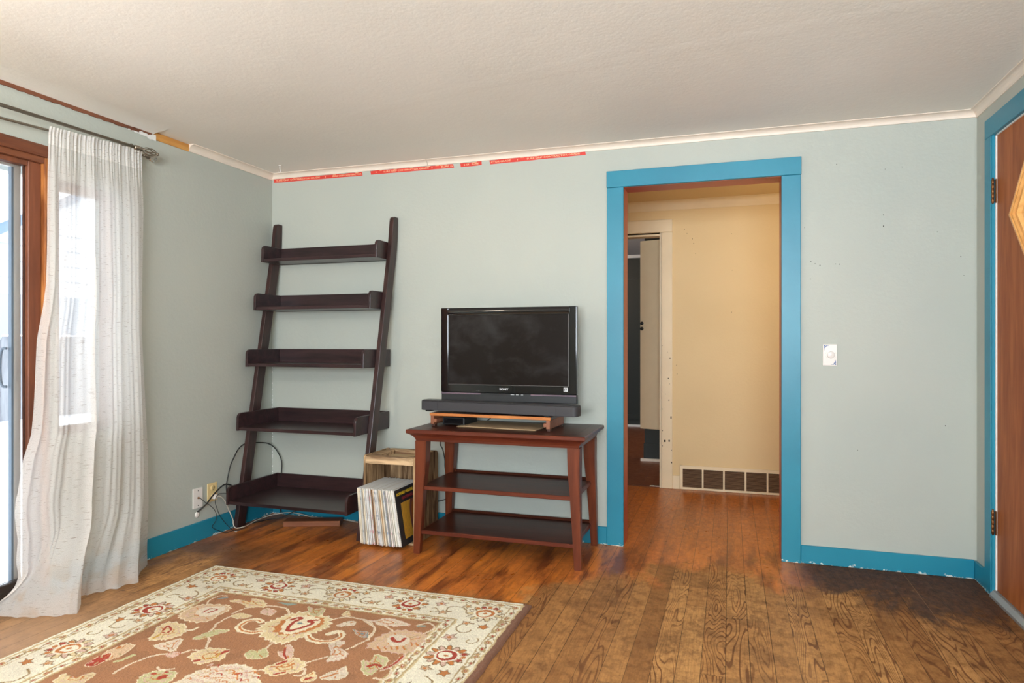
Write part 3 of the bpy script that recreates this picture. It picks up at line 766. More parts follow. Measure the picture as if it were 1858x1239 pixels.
# ================================================================ LADDER BOOKCASE
SH = .022
def shear(bm):
    for v in bm.verts: v.co.x += SH*v.co.z
lb = thing('ladder_bookcase', 'dark espresso leaning ladder bookcase with five shallow trays in the corner', 'bookcase', (.46, -.2, 0))
prof = [(-.392, 0), (-.318, 0), (-.012, 1.74), (-.006, 1.80), (-.006, 1.934), (-.046, 1.934), (-.060, 1.926), (-.067, 1.905), (-.079, 1.79), (-.084, 1.755)]
for x0 in (.014, .878):
    f = bmnew(); prism(f, prof, 'x', x0, x0+.029, .0025, 2); shear(f); obj('side_rail', f, MT['espz'], lb)
TR = [(.170, -.492), (.608, -.415), (.998, -.345), (1.353, -.280), (1.664, -.215)]
for z0, yf in TR:
    xa, xb = .0435, .8775; yb = -.018; h = .108
    f = bmnew(); box(f, xa+.0165, xb-.0165, yf+.004, yb-.0155, z0+.002, z0+.021, .0015, 1); shear(f); t_ = obj('tray', f, MT['esp'], lb)
    f = bmnew(); box(f, xa+.0165, xb-.0165, yb-.015, yb, z0, z0+h, .0015, 1); shear(f); obj('back_board', f, MT['esp'], t_)
    for xs_ in (xa, xb-.016):
        r = .030; pts = [(yf, z0), (yb, z0), (yb, z0+h)]
        for i in range(7):
            a = PI/2+i/6*PI/2; pts.append((yf+r+r*math.cos(a), z0+h-r+r*math.sin(a)))
        f = bmnew(); prism(f, pts, 'x', xs_, xs_+.016, .0022, 2); shear(f); obj('side_board', f, MT['esp'], t_)

# ================================================================ TELEVISION STAND
ts = thing('tv_stand', 'red brown wooden television stand with splayed legs and two lower shelves', 'tv stand', (1.76, -.27, 0))
X0, X1, Y0_, Y1_ = 1.274, 2.252, -.530, -.008
f = bmnew()
levels = [(0, .680), (-.004, .676), (-.004, .662), (.0, .658), (.012, .652), (.026, .640), (.034, .628), (.038, .615)]
ringsv = []
for d, z in levels:
    ringsv.append([f.verts.new(p) for p in ((X0+d, Y0_+d, z), (X1-d, Y0_+d, z), (X1-d, Y1_-d*.3, z), (X0+d, Y1_-d*.3, z))])
for a, b in zip(ringsv, ringsv[1:]):
    for i in range(4): f.faces.new((a[i], a[(i+1) % 4], b[(i+1) % 4], b[i]))
f.faces.new(ringsv[0]); f.faces.new(ringsv[-1][::-1])
bmesh.ops.recalc_face_normals(f, faces=f.faces)
tp = obj('tabletop', f, MT['cherryx'], ts)
f = bmnew(); box(f, X0+.003, X1-.003, Y0_+.003, Y1_-.003, .6795, .6806); ft = obj('polished_surface', f, MT['cherrytop'], tp)
f = bmnew()
for a, b, c_, d in ((X0+.06, X1-.06, Y0_+.06, Y0_+.0615), (X0+.06, X1-.06, Y1_-.0615, Y1_-.06), (X0+.06, X0+.0615, Y0_+.06, Y1_-.06), (X1-.0615, X1-.06, Y0_+.06, Y1_-.06)):
    box(f, a, b, c_, d, .6805, .6809)
obj('inlay_line', f, MT['blackmat'], tp)
def leg(bm, xo, yo, sx, sy):
    """splayed tapering leg; (xo,yo) outer corner at the top, sx/sy point inwards"""
    L = [(.614, 0, .066), (.50, .001, .062), (.36, -.001, .052), (.2, -.004, .044), (.0, -.008, .036)]
    rs = []
    for z, o, w in L:
        xa, xb = xo+sx*o, xo+sx*(o+w); ya, yb = yo+sy*o*.5, yo+sy*(o*.5+w)
        rs.append([bm.verts.new(p) for p in ((xa, ya, z), (xb, ya, z), (xb, yb, z), (xa, yb, z))])
    fs = [bm.faces.new(rs[0]), bm.faces.new(rs[-1][::-1])]
    for a, b in zip(rs, rs[1:]):
        for i in range(4): fs.append(bm.faces.new((a[i], a[(i+1) % 4], b[(i+1) % 4], b[i])))
    bmesh.ops.recalc_face_normals(bm, faces=fs)
    es = [e for e in bm.edges if abs(e.verts[0].co.z-e.verts[1].co.z) > .05]
    bmesh.ops.bevel(bm, geom=es, offset=.003, segments=2, affect='EDGES')
for xo, yo, sx, sy in ((1.302, -.487, 1, 1), (2.218, -.487, -1, 1), (1.302, -.026, 1, -1), (2.218, -.026, -1, -1)):
    f = bmnew(); leg(f, xo, yo, sx, sy); obj('leg', f, MT['cherry'], ts)
for z, ins in ((.3455, .026), (.104, .016)):
    f = bmnew(); box(f, 1.335-ins*.3, 2.185+ins*.3, -.476, -.040, z, z+.0215, .003, 1); s_ = obj('shelf', f, MT['cherryx'], ts)
    f = bmnew(); box(f, 1.338, 2.182, -.47, -.05, z+.0214, z+.0222); obj('polished_surface', f, MT['cherrytop'], s_)
    f = bmnew(); box(f, 1.335, 2.185, -.046, -.034, z+.021, z+.036, .002, 1); obj('back_lip', f, MT['cherrytop'], s_)

# ================================================================ RISER, BOXES, SOUNDBAR, TELEVISION
TZ = .681
RA = math.radians(-2.0)
rs_ = thing('monitor_riser', 'low wooden riser board with a worn orange front edge on the television stand', 'riser', (1.695, -.255, TZ), RA)
f = bmnew(); box(f, -.352, .352, -.124, .150, .060, .0745, .002, 1); obj('board', f, MT['riserdark'], rs_, local=True)
f = bmnew(); box(f, -.353, .353, -.132, -.1235, .0595, .075, .0015, 1); obj('front_edge', f, MT['riser'], rs_, local=True)
for s_ in (-1, 1):
    xo = s_*.338
    f = bmnew(); box(f, xo-.011, xo+.011, -.128, .145, .012, .060, .002, 1); box(f, min(xo, xo-s_*.026), max(xo, xo-s_*.026), -.127, .145, .022, .042, .002, 1)
    fo = obj('foot_rail', f, MT['riserleg'], rs_, local=True)
    for q_ in (-.118, .10): f = bmnew(); box(f, xo-.009, xo+.009, q_, q_+.034, 0, .0125, .001, 1); obj('pad', f, MT['riserdark'], fo, local=True)
cb = thing('cable_box', 'small black box under the left end of the riser', 'box', (1.457, -.22, TZ), math.radians(-3))
f = bmnew(); box(f, -.068, .068, -.085, .09, .004, .046, .003, 2); obj('body', f, MT['blackmat'], cb, local=True)
f = bmnew(); box(f, -.06, .06, -.0862, -.084, .010, .040, .001, 1); obj('front_panel', f, MT['blackgloss'], cb, local=True)
for a in (-.055, .055):
    for b in (-.07, .07): f = bmnew(); lathe(f, [(.007, 0), (.006, .0045)], (a, b, 0), 'z', 10); obj('foot', f, MT['black'], cb, local=True)
en = thing('cardboard_folder', 'flat tan cardboard folder lying on the stand under the riser', 'folder', (1.735, -.255, TZ), math.radians(-5))
f = bmnew(); box(f, -.235, .235, -.115, .16, .0005, .0035, .0008, 1); obj('sleeve', f, MT['envelope'], en, local=True)
f = bmnew(); box(f, -.225, .232, -.118, .155, .0036, .0052, .0006, 1); obj('flap', f, MT['envelope'], en, local=True)

SB = thing('soundbar', 'long charcoal soundbar in front of the television', 'soundbar', (1.722, -.318, TZ+.0745), math.radians(-6.2))
def rrect(x0, x1, y0, y1, r, n=6):
    pts = []
    for cx_, cy_, a0 in ((x1-r, y1-r, 0), (x0+r, y1-r, PI/2), (x0+r, y0+r, PI), (x1-r, y0+r, 3*PI/2)):
        for i in range(n+1):
            a = a0+i/n*PI/2; pts.append((cx_+r*math.cos(a), cy_+r*math.sin(a)))
    return pts
f = bmnew(); prism(f, rrect(-.472, .472, -.044, .044, .024), 'z', .008, .060, .003, 2); sbb = obj('grille_body', f, MT['bar'], SB, local=True)
f = bmnew(); prism(f, rrect(-.4705, .4705, -.0425, .0425, .023), 'z', .060, .0655, .002, 2); obj('top_panel', f, MT['bartop'], SB, local=True)
for q_ in (-.358, .3565): f = bmnew(); box(f, q_, q_+.0015, -.0445, -.0435, .010, .058); obj('seam', f, MT['blackmat'], SB, local=True)
for a in (-.43, .30):
    f = bmnew(); box(f, a-.015, a+.015, -.03, .03, 0, .0085, .002, 1); obj('foot', f, MT['black'], SB, local=True)

TVY = -.205
tv = thing('television', 'black flat screen television standing on the riser behind the soundbar', 'television', (1.74, -.16, TZ+.0745))
f = bmnew()
XA, XB, ZA, ZB = 1.337, 2.143, .812, 1.350
SA, SBx, SZa, SZb = 1.384, 2.098, .908, 1.306
box(f, XA, SA, TVY-.012, TVY+.03, .862, ZB, .004, 3); box(f, SBx, XB, TVY-.012, TVY+.03, .862, ZB, .004, 3)
box(f, SA-.004, SBx+.004, TVY-.0118, TVY+.03, .862, SZa, .003, 2)
# gently convex top rail of the bezel
pts = [(TVY-.0118, SZb)]
for i in range(25):
    t = i/24; pts.append((TVY-.0118-.0035*math.sin(t*PI)+.004*t*t, SZb+.003+(ZB-SZb-.004)*t))
pts += [(TVY+.03, ZB), (TVY+.03, SZb)]
prism(f, pts, 'x', SA-.004, SBx+.004)
bz = obj('bezel', f, MT['blackgloss'], tv)
k = NT('dark_tv_panel', .2, 0, .2); p_ = k.pos()
k.base(k.mix(k.mr(k.noise(k.vm(p_, 2.2, 1, 3.0), 2.4, 4, .6, .3), .50, .72), srgb(26, 20, 18), srgb(44, 41, 41))); k.rough(k.mr(k.noise(p_, 3, 2), .3, .7, .17, .22)); MT['screen'] = k.done()
f = bmnew(); box(f, SA-.002, SBx+.002, TVY-.007, TVY+.01, SZa-.002, SZb+.002); sc_ = obj('screen', f, MT['screen'], tv)
f = bmnew()
e_ = .0022
box(f, SBx-e_, SBx, TVY-.0135, TVY-.0065, SZa, SZb); box(f, SA, SBx, TVY-.0135, TVY-.0065, SZa, SZa+e_*.7)
obj('screen_trim', f, plain('dark_grey_trim', srgb(112, 108, 106), .35), sc_)
f = bmnew(); box(f, XA+.02, XB-.02, TVY+.03, TVY+.085, .835, 1.325, .015, 2); box(f, XA+.12, XB-.12, TVY+.085, TVY+.11, .88, 1.22, .01, 2); obj('back_housing', f, MT['blackmat'], tv)
for q0, q1 in ((XA+.003, XA+.248), (XB-.262, XB-.003)): f = bmnew(); box(f, q0, q1, TVY-.0135, TVY-.009, .852, .8602, .001, 1); obj('silver_strip', f, MT['silver'], tv)
f = bmnew(); box(f, XA+.2485, XB-.2625, TVY-.0135, TVY-.0085, .852, .8600, .001, 1); obj('button_strip', f, MT['blackmat'], tv)
f = bmnew(); box(f, XA+.001, XB-.001, TVY-.008, TVY+.03, ZA, .8615, .004, 2); obj('lower_panel', f, MT['blackmat'], tv)
f = bmnew(); box(f, 1.70, 1.78, TVY+.0, TVY+.05, .772, .83, .004, 2); box(f, 1.53, 1.95, TVY-.045, TVY+.125, TZ+.0748, TZ+.086, .004, 2)
obj('pedestal', f, MT['blackgloss'], tv)
Rt = Matrix.Rotation(PI/2, 4, 'X')
def on_tv(x, z, y=TVY-.0122): return Matrix.Translation(Vector((x, y, z))-tv.location) @ Rt
put_text('SONY', .0165, .054, on_tv(1.697, .8855), MT['lettering'], tv, bold=.00035)
put_text('BRAVIA', .009, .034, on_tv(1.381, 1.3145), MT['lettering'], tv, bold=.0002)
put_text('· · ·····', .008, .020, on_tv(1.557, .8735), MT['lettering'], tv)
f = bmnew()
for a, w_ in ((1.765, .021), (1.796, .015), (1.826, .012)): box(f, a, a+w_, TVY-.0140, TVY-.0133, .8545, .8572)
obj('button_legend', f, MT['lettering'], tv)
f = bmnew(); box(f, 2.070, 2.094, TVY-.0125, TVY-.0119, .8795, .9020); sk = obj('sticker', f, MT['sticker'], tv)
f = bmnew(); box(f, 2.075, 2.078, TVY-.0128, TVY-.0124, .883, .898); box(f, 2.075, 2.088, TVY-.0128, TVY-.0124, .889, .891); box(f, 2.084, 2.0865, TVY-.0128, TVY-.0124, .886, .896); box(f, 2.078, 2.088, TVY-.0128, TVY-.0124, .8955, .898); obj('sticker_mark', f, MT['blackmat'], sk)

# ================================================================ CRATE AND RECORDS
cr = thing('wooden_crate', 'weathered wooden crate standing on end and filled with records', 'crate', (1.083, -.22, 0))
CX0, CX1, CY0, CY1, CT = .918, 1.248, -.375, -.062, .497
def crside(x0, x1):
    r = .028; pts = [(CY0, 0.0), (CY1, 0.0), (CY1, CT-r)]
    for i in range(5): a = i/4*PI/2; pts.append((CY1-r+r*math.cos(a), CT-r+r*math.sin(a)))
    for i in range(5): a = PI/2+i/4*PI/2; pts.append((CY0+.012+.012*math.cos(a), CT-.012+.012*math.sin(a)))
    f = bmnew(); prism(f, pts, 'x', x0, x1, .0018, 1); return obj('side_board', f, MT['crate'], cr)
crside(CX0, CX0+.013); crside(CX1-.013, CX1)
def wob(bm, amp=.0015, seed=1):
    rd = random.Random(seed)
    for v in bm.verts: v.co += Vector((0, rd.uniform(-amp, amp), rd.uniform(-amp, amp)))
f = bmnew()
xa, xb = CX0+.0135, CX1-.0135
for i in range(8):
    t0, t1 = xa+(xb-xa)*i/8, xa+(xb-xa)*(i+1)/8
    box(f, t0, t1, CY0+.001, CY0+.058, CT-.045, CT-.004)
bmesh.ops.remove_doubles(f, verts=f.verts, dist=1e-4); wob(f, .0015)
t_ = obj('top_frame', f, MT['cratex'], cr)
f = bmnew(); box(f, xa, xb, CY1-.052, CY1, CT-.04, CT-.005, .002, 1); box(f, xa, xa+.055, CY0+.058, CY1-.052, CT-.04, CT-.005, .002, 1); box(f, xb-.03, xb, CY0+.058, CY1-.052, CT-.04, CT-.005, .002, 1); obj('frame_rail', f, MT['cratex'], t_)
f = bmnew(); box(f, xa, xb, CY0+.03, CY1-.02, CT-.050, CT-.028, .001, 1); obj('recessed_board', f, MT['cratein'], t_)
f = bmnew(); box(f, xa, xb, CY1-.012, CY1-.001, .02, CT-.051); obj('back_board', f, MT['crate'], cr)
f = bmnew(); box(f, xa, xb, CY0+.002, CY1-.013, .001, .0135, .001, 1); obj('bottom_board', f, MT['cratex'], cr)

def spine_mat(name, col, mark, amt):
    k = NT(name, .6, 0, .3); o = k.obj()
    n = k.noise(k.vm(o, 260, 1, 34), 1, 3, .6); n2 = k.noise(k.vm(o, 30, 30, 9), 1, 3)
    c = k.mix(k.mr(n2, .4, .7, 0, .5), col, tuple(x*.72 for x in col[:3])+(1,))
    c = k.mix(k.mr(n, .62-amt*.12, .68-amt*.12, 0, .9), c, mark)
    # only the spine carries print; the other card edges stay paper coloured
    _, yy, zz = k.xyz(o)
    c = k.mix(k.ma('LESS_THAN', yy, -.1545), srgb(206, 198, 186), c)
    k.base(c); return k.done()
def pale(c, t=.45):
    q = srgb(226, 221, 212); return tuple(c[i]*(1-t)+q[i]*t for i in range(3))+(1,)
CR_, GR_, WH_, BR_ = srgb(236, 220, 190), srgb(186, 190, 196), srgb(230, 230, 232), srgb(176, 142, 104)
SP = [('cream', CR_, srgb(190, 160, 120), .1), ('buff', srgb(226, 204, 166), srgb(150, 120, 80), .2), ('pale grey', srgb(196, 200, 200), srgb(110, 120, 120), .4),
      ('blue grey', srgb(160, 174, 180), srgb(90, 100, 110), .3), ('off white', srgb(232, 224, 206), srgb(160, 140, 120), .1), ('warm cream', srgb(240, 222, 184), srgb(180, 150, 110), .1),
      ('light grey', srgb(204, 208, 210), srgb(120, 130, 140), .4), ('white', WH_, srgb(150, 160, 170), .4), ('pale blue', srgb(200, 212, 222), srgb(190, 120, 130), .5),
      ('pinkish white', srgb(224, 206, 210), srgb(198, 90, 110), .7), ('white speckled', WH_, srgb(190, 60, 80), .7), ('brown', srgb(130, 92, 60), srgb(60, 40, 30), .3),
      ('tan', srgb(206, 168, 116), srgb(90, 60, 40), .3), ('red and white', srgb(206, 28, 46), srgb(236, 226, 210), .1), ('grey lettered', srgb(190, 194, 200), srgb(70, 76, 90), .8),
      ('white lettered', WH_, srgb(100, 110, 130), .8), ('pale silver', srgb(208, 212, 218), srgb(120, 130, 150), .5), ('ivory', srgb(234, 222, 196), srgb(170, 150, 120), .2),
      ('kraft brown', BR_, srgb(110, 80, 56), .4), ('straw', srgb(226, 204, 160), srgb(160, 130, 90), .2), ('bone', srgb(236, 226, 206), srgb(170, 160, 150), .2),
      ('chalk white', srgb(232, 230, 224), srgb(60, 120, 170), .6), ('charcoal edged', srgb(150, 150, 154), srgb(50, 50, 56), .6), ('milky', srgb(228, 224, 216), srgb(110, 150, 190), .5),
      ('rose white', srgb(226, 212, 210), srgb(180, 110, 120), .4), ('ash', srgb(186, 182, 176), srgb(100, 96, 92), .4), ('eggshell', srgb(236, 228, 212), srgb(160, 150, 140), .2),
      ('greenish white', srgb(220, 224, 214), srgb(120, 130, 120), .3), ('silver white', srgb(222, 222, 224), srgb(140, 140, 150), .3), ('cream and grey', srgb(228, 220, 206), srgb(120, 116, 112), .5)]
NR = len(SP)
ORD = 'first second third fourth fifth sixth seventh eighth ninth tenth eleventh twelfth thirteenth fourteenth fifteenth sixteenth seventeenth eighteenth nineteenth twentieth twenty-first twenty-second twenty-third twenty-fourth twenty-fifth twenty-sixth twenty-seventh twenty-eighth twenty-ninth thirtieth'.split()
rr = random.Random(11)
RH = .314
for i, (cn, c1, c2, amt) in enumerate(SP):
    t = i/NR
    xb_ = .957+(1.2135-.957)*t; xt_ = .9335+(1.1635-.9335)*t
    if i == 0: xt_ = .9335
    th = math.asin(min(.3, (xb_-xt_)/RH))
    w_ = .0074
    r0 = thing('record', f'record sleeve with {cn} spine, {ORD[i]} from the left in the wooden crate', 'record', (xb_, -.312+rr.uniform(-.010, .006), .0145+(0.0 if i else .0)), 0, 'records in the wooden crate')
    r0.rotation_euler = (0, -th, 0)
    if cn not in ('brown', 'red and white', 'kraft brown', 'charcoal edged'): c1 = pale(c1)
    w_ = .0068+rr.uniform(-.0012, .0008)
    f = bmnew(); box(f, 0, w_, -.157, .157, .0005+rr.uniform(0, .003), RH+rr.uniform(-.005, .002), .0008, 1)
    obj('sleeve', f, spine_mat(cn.replace(' ', '_')+'_spine', c1, c2, amt), r0, local=True)
    f = bmnew(); box(f, .0025, .0049, -.1572, .1574, RH-.004, RH+.0012); obj('inner_sleeve', f, MT['whitepaint'], r0, local=True)
xb_, xt_ = 1.2145, 1.1640; th = math.asin((xb_-xt_)/RH)
r0 = thing('record', 'record with a black cover lettered in yellow and red, rightmost in the crate', 'record', (xb_, -.313, .0145), 0, 'records in the wooden crate')
r0.rotation_euler = (0, -th, 0)
f = bmnew(); box(f, 0, .004, -.157, .157, .0005, RH, .0008, 1); sl_ = obj('sleeve', f, MT['blacksleeve'], r0, local=True)
k = NT('ochre_stripe_print', .45); o = k.obj(); _, yy, zz = k.xyz(o)
d = k.ma('SQRT', k.ma('ADD', k.ma('POWER', k.ma('SUBTRACT', yy, .06), 2.0), k.ma('POWER', k.ma('MULTIPLY', k.ma('SUBTRACT', zz, .13), .55), 2.0)))
st_ = k.mr(k.ma('SINE', k.ma('MULTIPLY', d, 520)), -.3, .3)
k.base(k.mix(k.mr(d, .075, .08), k.mix(k.mr(d, .055, .06), srgb(150, 84, 22), srgb(110, 62, 58)), k.mix(st_, srgb(214, 160, 40), srgb(176, 128, 60)))); MT['art'] = k.done()
f = bmnew(); box(f, .0041, .0046, -.105, .135, .035, .235); obj('cover_print', f, MT['art'], sl_, local=True)
def on_cover(y, z): return Matrix(((0, 0, 1, .0042), (1, 0, 0, y), (0, 1, 0, z), (0, 0, 0, 1)))
put_text('HOWARD WALES & JERRY', .022, .262, on_cover(-.140, .285), MT['yellow'], sl_, bold=.0008)
put_text('HOOTEROLL', .022, .14, on_cover(-.085, .258), MT['redprint'], sl_, bold=.0006)

# ================================================================ FLOOR BLOCK, OUTLETS, CABLES
bl = thing('wood_block', 'short orange brown board lying on the floor under the ladder bookcase', 'board', (.44, -.17, 0), math.atan2(.146, .333)-.06)
f = bmnew(); box(f, -.175, .175, -.045, .045, 0, .034, .002, 1); obj('plank', f, MT['block'], bl, local=True)

f = bmnew(); box(f, 0, .006, -.707, -.634, .190, .305, .002, 2); jp = tag(obj('wall_plate', f, MT['whiteplastic'], origin=(0, -.67, .25)), 'white coaxial wall plate with a thin black cable, left of the almond outlet', 'wall plate')
for z in (.205, .29): f = bmnew(); lathe(f, [(.003, .006), (.003, .0072), (.001, .0076)], (0, -.67, z), 'x', 10); obj('screw', f, MT['mark'], jp)
f = bmnew(); lathe(f, [(.006, .006), (.0055, .010), (.0045, .011), (.0045, .018)], (0, -.67, .249), 'x', 10); obj('jack', f, MT['bronze'], jp)
f = bmnew(); box(f, 0, .006, -.594, -.518, .203, .313, .002, 2); op_ = tag(obj('outlet', f, MT['ivory'], origin=(0, -.556, .258)), 'almond electrical outlet above the teal baseboard', 'outlet')
for z in (.283, .233):
    f = bmnew(); lathe(f, [(.0165, .006), (.016, .0085), (.001, .0087)], (0, -.556, z), 'x', 20); r_ = obj('receptacle', f, MT['ivory'], op_)
    f = bmnew(); box(f, .0084, .0092, -.5635, -.5612, z-.003, z+.008); box(f, .0084, .0092, -.551, -.5487, z-.003, z+.008); lathe(f, [(.0024, .0084), (.0022, .0092)], (0, -.556, z-.0085), 'x', 8); obj('slot', f, MT['mark'], r_)
f = bmnew(); box(f, .009, .035, -.569, -.543, .220, .246, .004, 2); pl_ = obj('plug', f, MT['whiteplastic'], None, origin=(.02, -.556, .233))
tag(pl_, 'white plug and cream cord leaving the almond outlet', 'plug')
f = bmnew(); tube(f, smoothpath([(.03, -.556, .233), (.042, -.535, .230), (.04, -.510, .214), (.036, -.484, .187), (.033, -.458, .144), (.03, -.432, .1), (.03, -.412, .06), (.03, -.404, .02), (.05, -.402, .0062), (.07, -.36, .0062), (.062, -.30, .0062), (.055, -.25, .008), (.058, -.198, .012), (.075, -.143, .018), (.12, -.095, .026), (.19, -.07, .033), (.27, -.065, .028), (.34, -.045, .01), (.42, -.028, .0062), (.54, -.024, .0062), (.64, -.04, .0062), (.74, -.07, .0062)], 6), .0032, 8)
obj('cord', f, MT['whitecord'], pl_)
def cable(label, pts, r, mat='black', name='cable'):
    f = bmnew(); tube(f, smoothpath(pts, 8), r, 8)
    return tag(obj(name, f, MT[mat], origin=pts[0]), label, 'cable')
cable('thick black cable looping up the corner behind the ladder bookcase', [(.035, -.47, .235), (.03, -.468, .28), (.035, -.459, .337), (.035, -.438, .399), (.032, -.396, .452), (.020, -.352, .483), (.012, -.300, .503), (.012, -.24, .508), (.016, -.182, .500), (.031, -.138, .494), (.033, -.088, .482), (.043, -.05, .459), (.063, -.035, .428), (.09, -.035, .389), (.103, -.035, .349), (.101, -.035, .292), (.087, -.03, .243), (.07, -.012, .17), (.08, -.03, .08), (.11, -.05, .01)], .0036)
hb = cable('thick black cable rising from a hole under the white wall plate', [(.002, -.672, .168), (.012, -.668, .176), (.03, -.633, .206), (.03, -.585, .242), (.03, -.535, .271), (.03, -.494, .288), (.03, -.464, .287), (.03, -.422, .271), (.028, -.39, .25)], .0044)
f = bmnew(); lathe(f, [(.017, 0), (.017, .004), (.009, .007), (.005, .007)], (0, -.672, .152), 'x', 14)
obj('wall_bushing', f, MT['whiteplastic'], hb)
cable('thin black cable hanging from the white wall plate to the floor', [(.016, -.67, .249), (.03, -.666, .241), (.03, -.642, .219), (.03, -.599, .188), (.03, -.565, .154), (.03, -.55, .115), (.03, -.56, .085), (.03, -.586, .063), (.03, -.565, .042), (.033, -.535, .025), (.045, -.494, .004), (.058, -.455, .004), (.075, -.42, .004), (.10, -.36, .004)], .0018)
cable('thin black cable loop in front of the almond outlet', [(.035, -.455, .225), (.04, -.485, .238), (.04, -.511, .243), (.04, -.541, .246), (.04, -.566, .231), (.04, -.571, .2), (.04, -.556, .16), (.04, -.536, .119), (.04, -.501, .074), (.045, -.465, .032), (.06, -.44, .004), (.09, -.42, .003)], .0018)
cable('dark cable curving over the floor under the lowest bookcase tray', [(.06, -.27, .004), (.10, -.17, .004), (.16, -.11, .01), (.22, -.075, .04), (.26, -.055, .06), (.30, -.04, .09)], .003)
cable('black television cable dropping behind the television stand', [(1.62, -.08, .758), (1.60, -.012, .72), (1.45, -.004, .62), (1.27, -.02, .575), (1.249, -.03, .529), (1.265, -.03, .495), (1.274, -.020, .434), (1.277, -.020, .373), (1.30, -.018, .28), (1.29, -.02, .20), (1.244, -.028, .177), (1.20, -.03, .168), (1.13, -.03, .12), (1.05, -.03, .01)], .003)
f = bmnew(); rd = random.Random(9)
for x, y, s_ in [(.075, -.452, .012)]:
    box(f, x, x+s_*1.4, y, y+s_*.5, 0, .003, .001, 1)
tag(obj('paint_flake', f, MT['whitepaint'], origin=(.08, -.45, 0)), 'small white paint flake on the floor by the left foot of the bookcase', 'debris')

# dimmer
dm = thing('dimmer_switch', 'white porcelain dimmer plate with blue floral corners right of the doorway', 'switch', (3.430, 0, 1.086))
f = bmnew(); box(f, 3.396, 3.464, -.007, 0, 1.030, 1.141, .003, 3); obj('plate', f, MT['porcelain'], dm)
f = bmnew(); lathe(f, [(.0185, -.007), (.0175, -.016), (.014, -.0175), (.001, -.018)], (3.434, 0, 1.086), 'y', 28); obj('knob', f, MT['porcelain'], dm)
f = bmnew()
for sx, x0, z0 in ((1, 3.3995, 1.1375), (-1, 3.4605, 1.0335)):
    for i, (a, b, r) in enumerate([(5, 5, 4), (5, 13, 3.3), (13, 5, 3), (5, 20, 2.6), (20, 4, 2.2), (10, 10, 3), (5, 26, 1.7), (25, 3.5, 1.5)]):
        lathe(f, [(r/1000, -.0069), (r/1150, -.0073)], (x0+sx*a/1000, 0, z0-sx*b/1000), 'y', 8)
obj('blue_flowers', f, MT['delft'], dm)
f = bmnew()
for i in range(26):
    a = i/26*2*PI
    if math.cos(a*2) > -.3: lathe(f, [(.0012, -.0070), (.0009, -.0072)], (3.434+.024*math.cos(a), 0, 1.086+.030*math.sin(a)), 'y', 6)
obj('gold_line', f, MT['gold'], dm)

# red tape strips
TP = [(.014, .692, 2.2355, 2.2330, ['SURE GRIP CONTRACTOR GRADE', '•', 'SURE GRIP CONTRACTOR'], [(.02, .34), (.40, .012), (.455, .215)], 'first from the corner, longest but one'),
      (.748, 1.328, 2.2350, 2.2335, ['•', 'SURE GRIP CONTRACTOR GRADE', '•   ▪', 'SURE G'], [(.04, .008), (.095, .315), (.43, .03), (.495, .075)], 'between the corner strip and the short scrap'),
      (1.369, 1.509, 2.2325, 2.2355, ['E GR', 'SURE'], [(.025, .035), (.075, .045)], 'the short scrap'),
      (1.559, 2.149, 2.2350, 2.2415, ['CTOR GRADE', '•', 'SURE GRIP CONTRACTOR GRADE'], [(.01, .125), (.175, .008), (.235, .32)], 'nearest the teal doorway')]
TL = ['red printed tape strip under the moulding, the one starting at the corner', 'red printed tape strip under the moulding, second from the corner', 'short torn scrap of red printed tape under the moulding', 'red printed tape strip under the moulding nearest the doorway']
for i, (x0, x1, z0, z1, words, spans, _) in enumerate(TP):
    rt = thing('tape_strip', TL[i], 'tape', (x0, -.001, z0), 0, 'red tape strips under the moulding'); rt.rotation_euler = (0, -math.atan2(z1-z0, x1-x0), 0)
    L = x1-x0; f = bmnew(); n = max(4, int(L/.03)); rd = random.Random(i)
    lo = [(L*j/n, -.0115+rd.uniform(-.0008, .0008)) for j in range(n+1)]; hi = [(L*j/n, .0115+rd.uniform(-.0012, .0012)) for j in range(n+1)]
    lo[0] = (rd.uniform(0, .006), lo[0][1]); hi[-1] = (L-rd.uniform(0, .008), hi[-1][1])
    prism(f, lo+hi[::-1], 'y', -.0005, .001); obj('tape', f, MT['red'], rt, local=True)
    for wd, (a, w_) in zip(words, spans):
        if wd.startswith('•'):
            f = bmnew(); box(f, a, a+.004, -.0009, -.0005, -.004, .004); obj('printed_mark', f, MT['tapeprint'], rt, local=True)
        else: put_text(wd, .0135, w_, Matrix.Translation((a, -.0006, 0)) @ Rt, MT['tapeprint'], rt, bold=.0002)
    for j in range(int(L/.09)+1):
        a = rd.uniform(0, L-.03); f = bmnew(); box(f, a, a+rd.uniform(.01, .03), -.0009, -.0004, .0080, .0112); obj('torn_edge', f, MT['tapeprint'], rt, local=True)

# ceiling hook
hk = thing('ceiling_hook', 'small white hook in the ceiling near the corner', 'hook', (.205, -.19, ZC))
f = bmnew(); lathe(f, [(.010, ZC), (.008, ZC-.003), (.003, ZC-.006)], (.205, -.19, 0), 'z', 14)
tube(f, smoothpath([(.205, -.19, ZC), (.205, -.19, ZC-.025), (.213, -.192, ZC-.038), (.204, -.193, ZC-.048), (.193, -.192, ZC-.040)], 5), .0022, 8)
obj('hook', f, MT['whiteplastic'], hk)

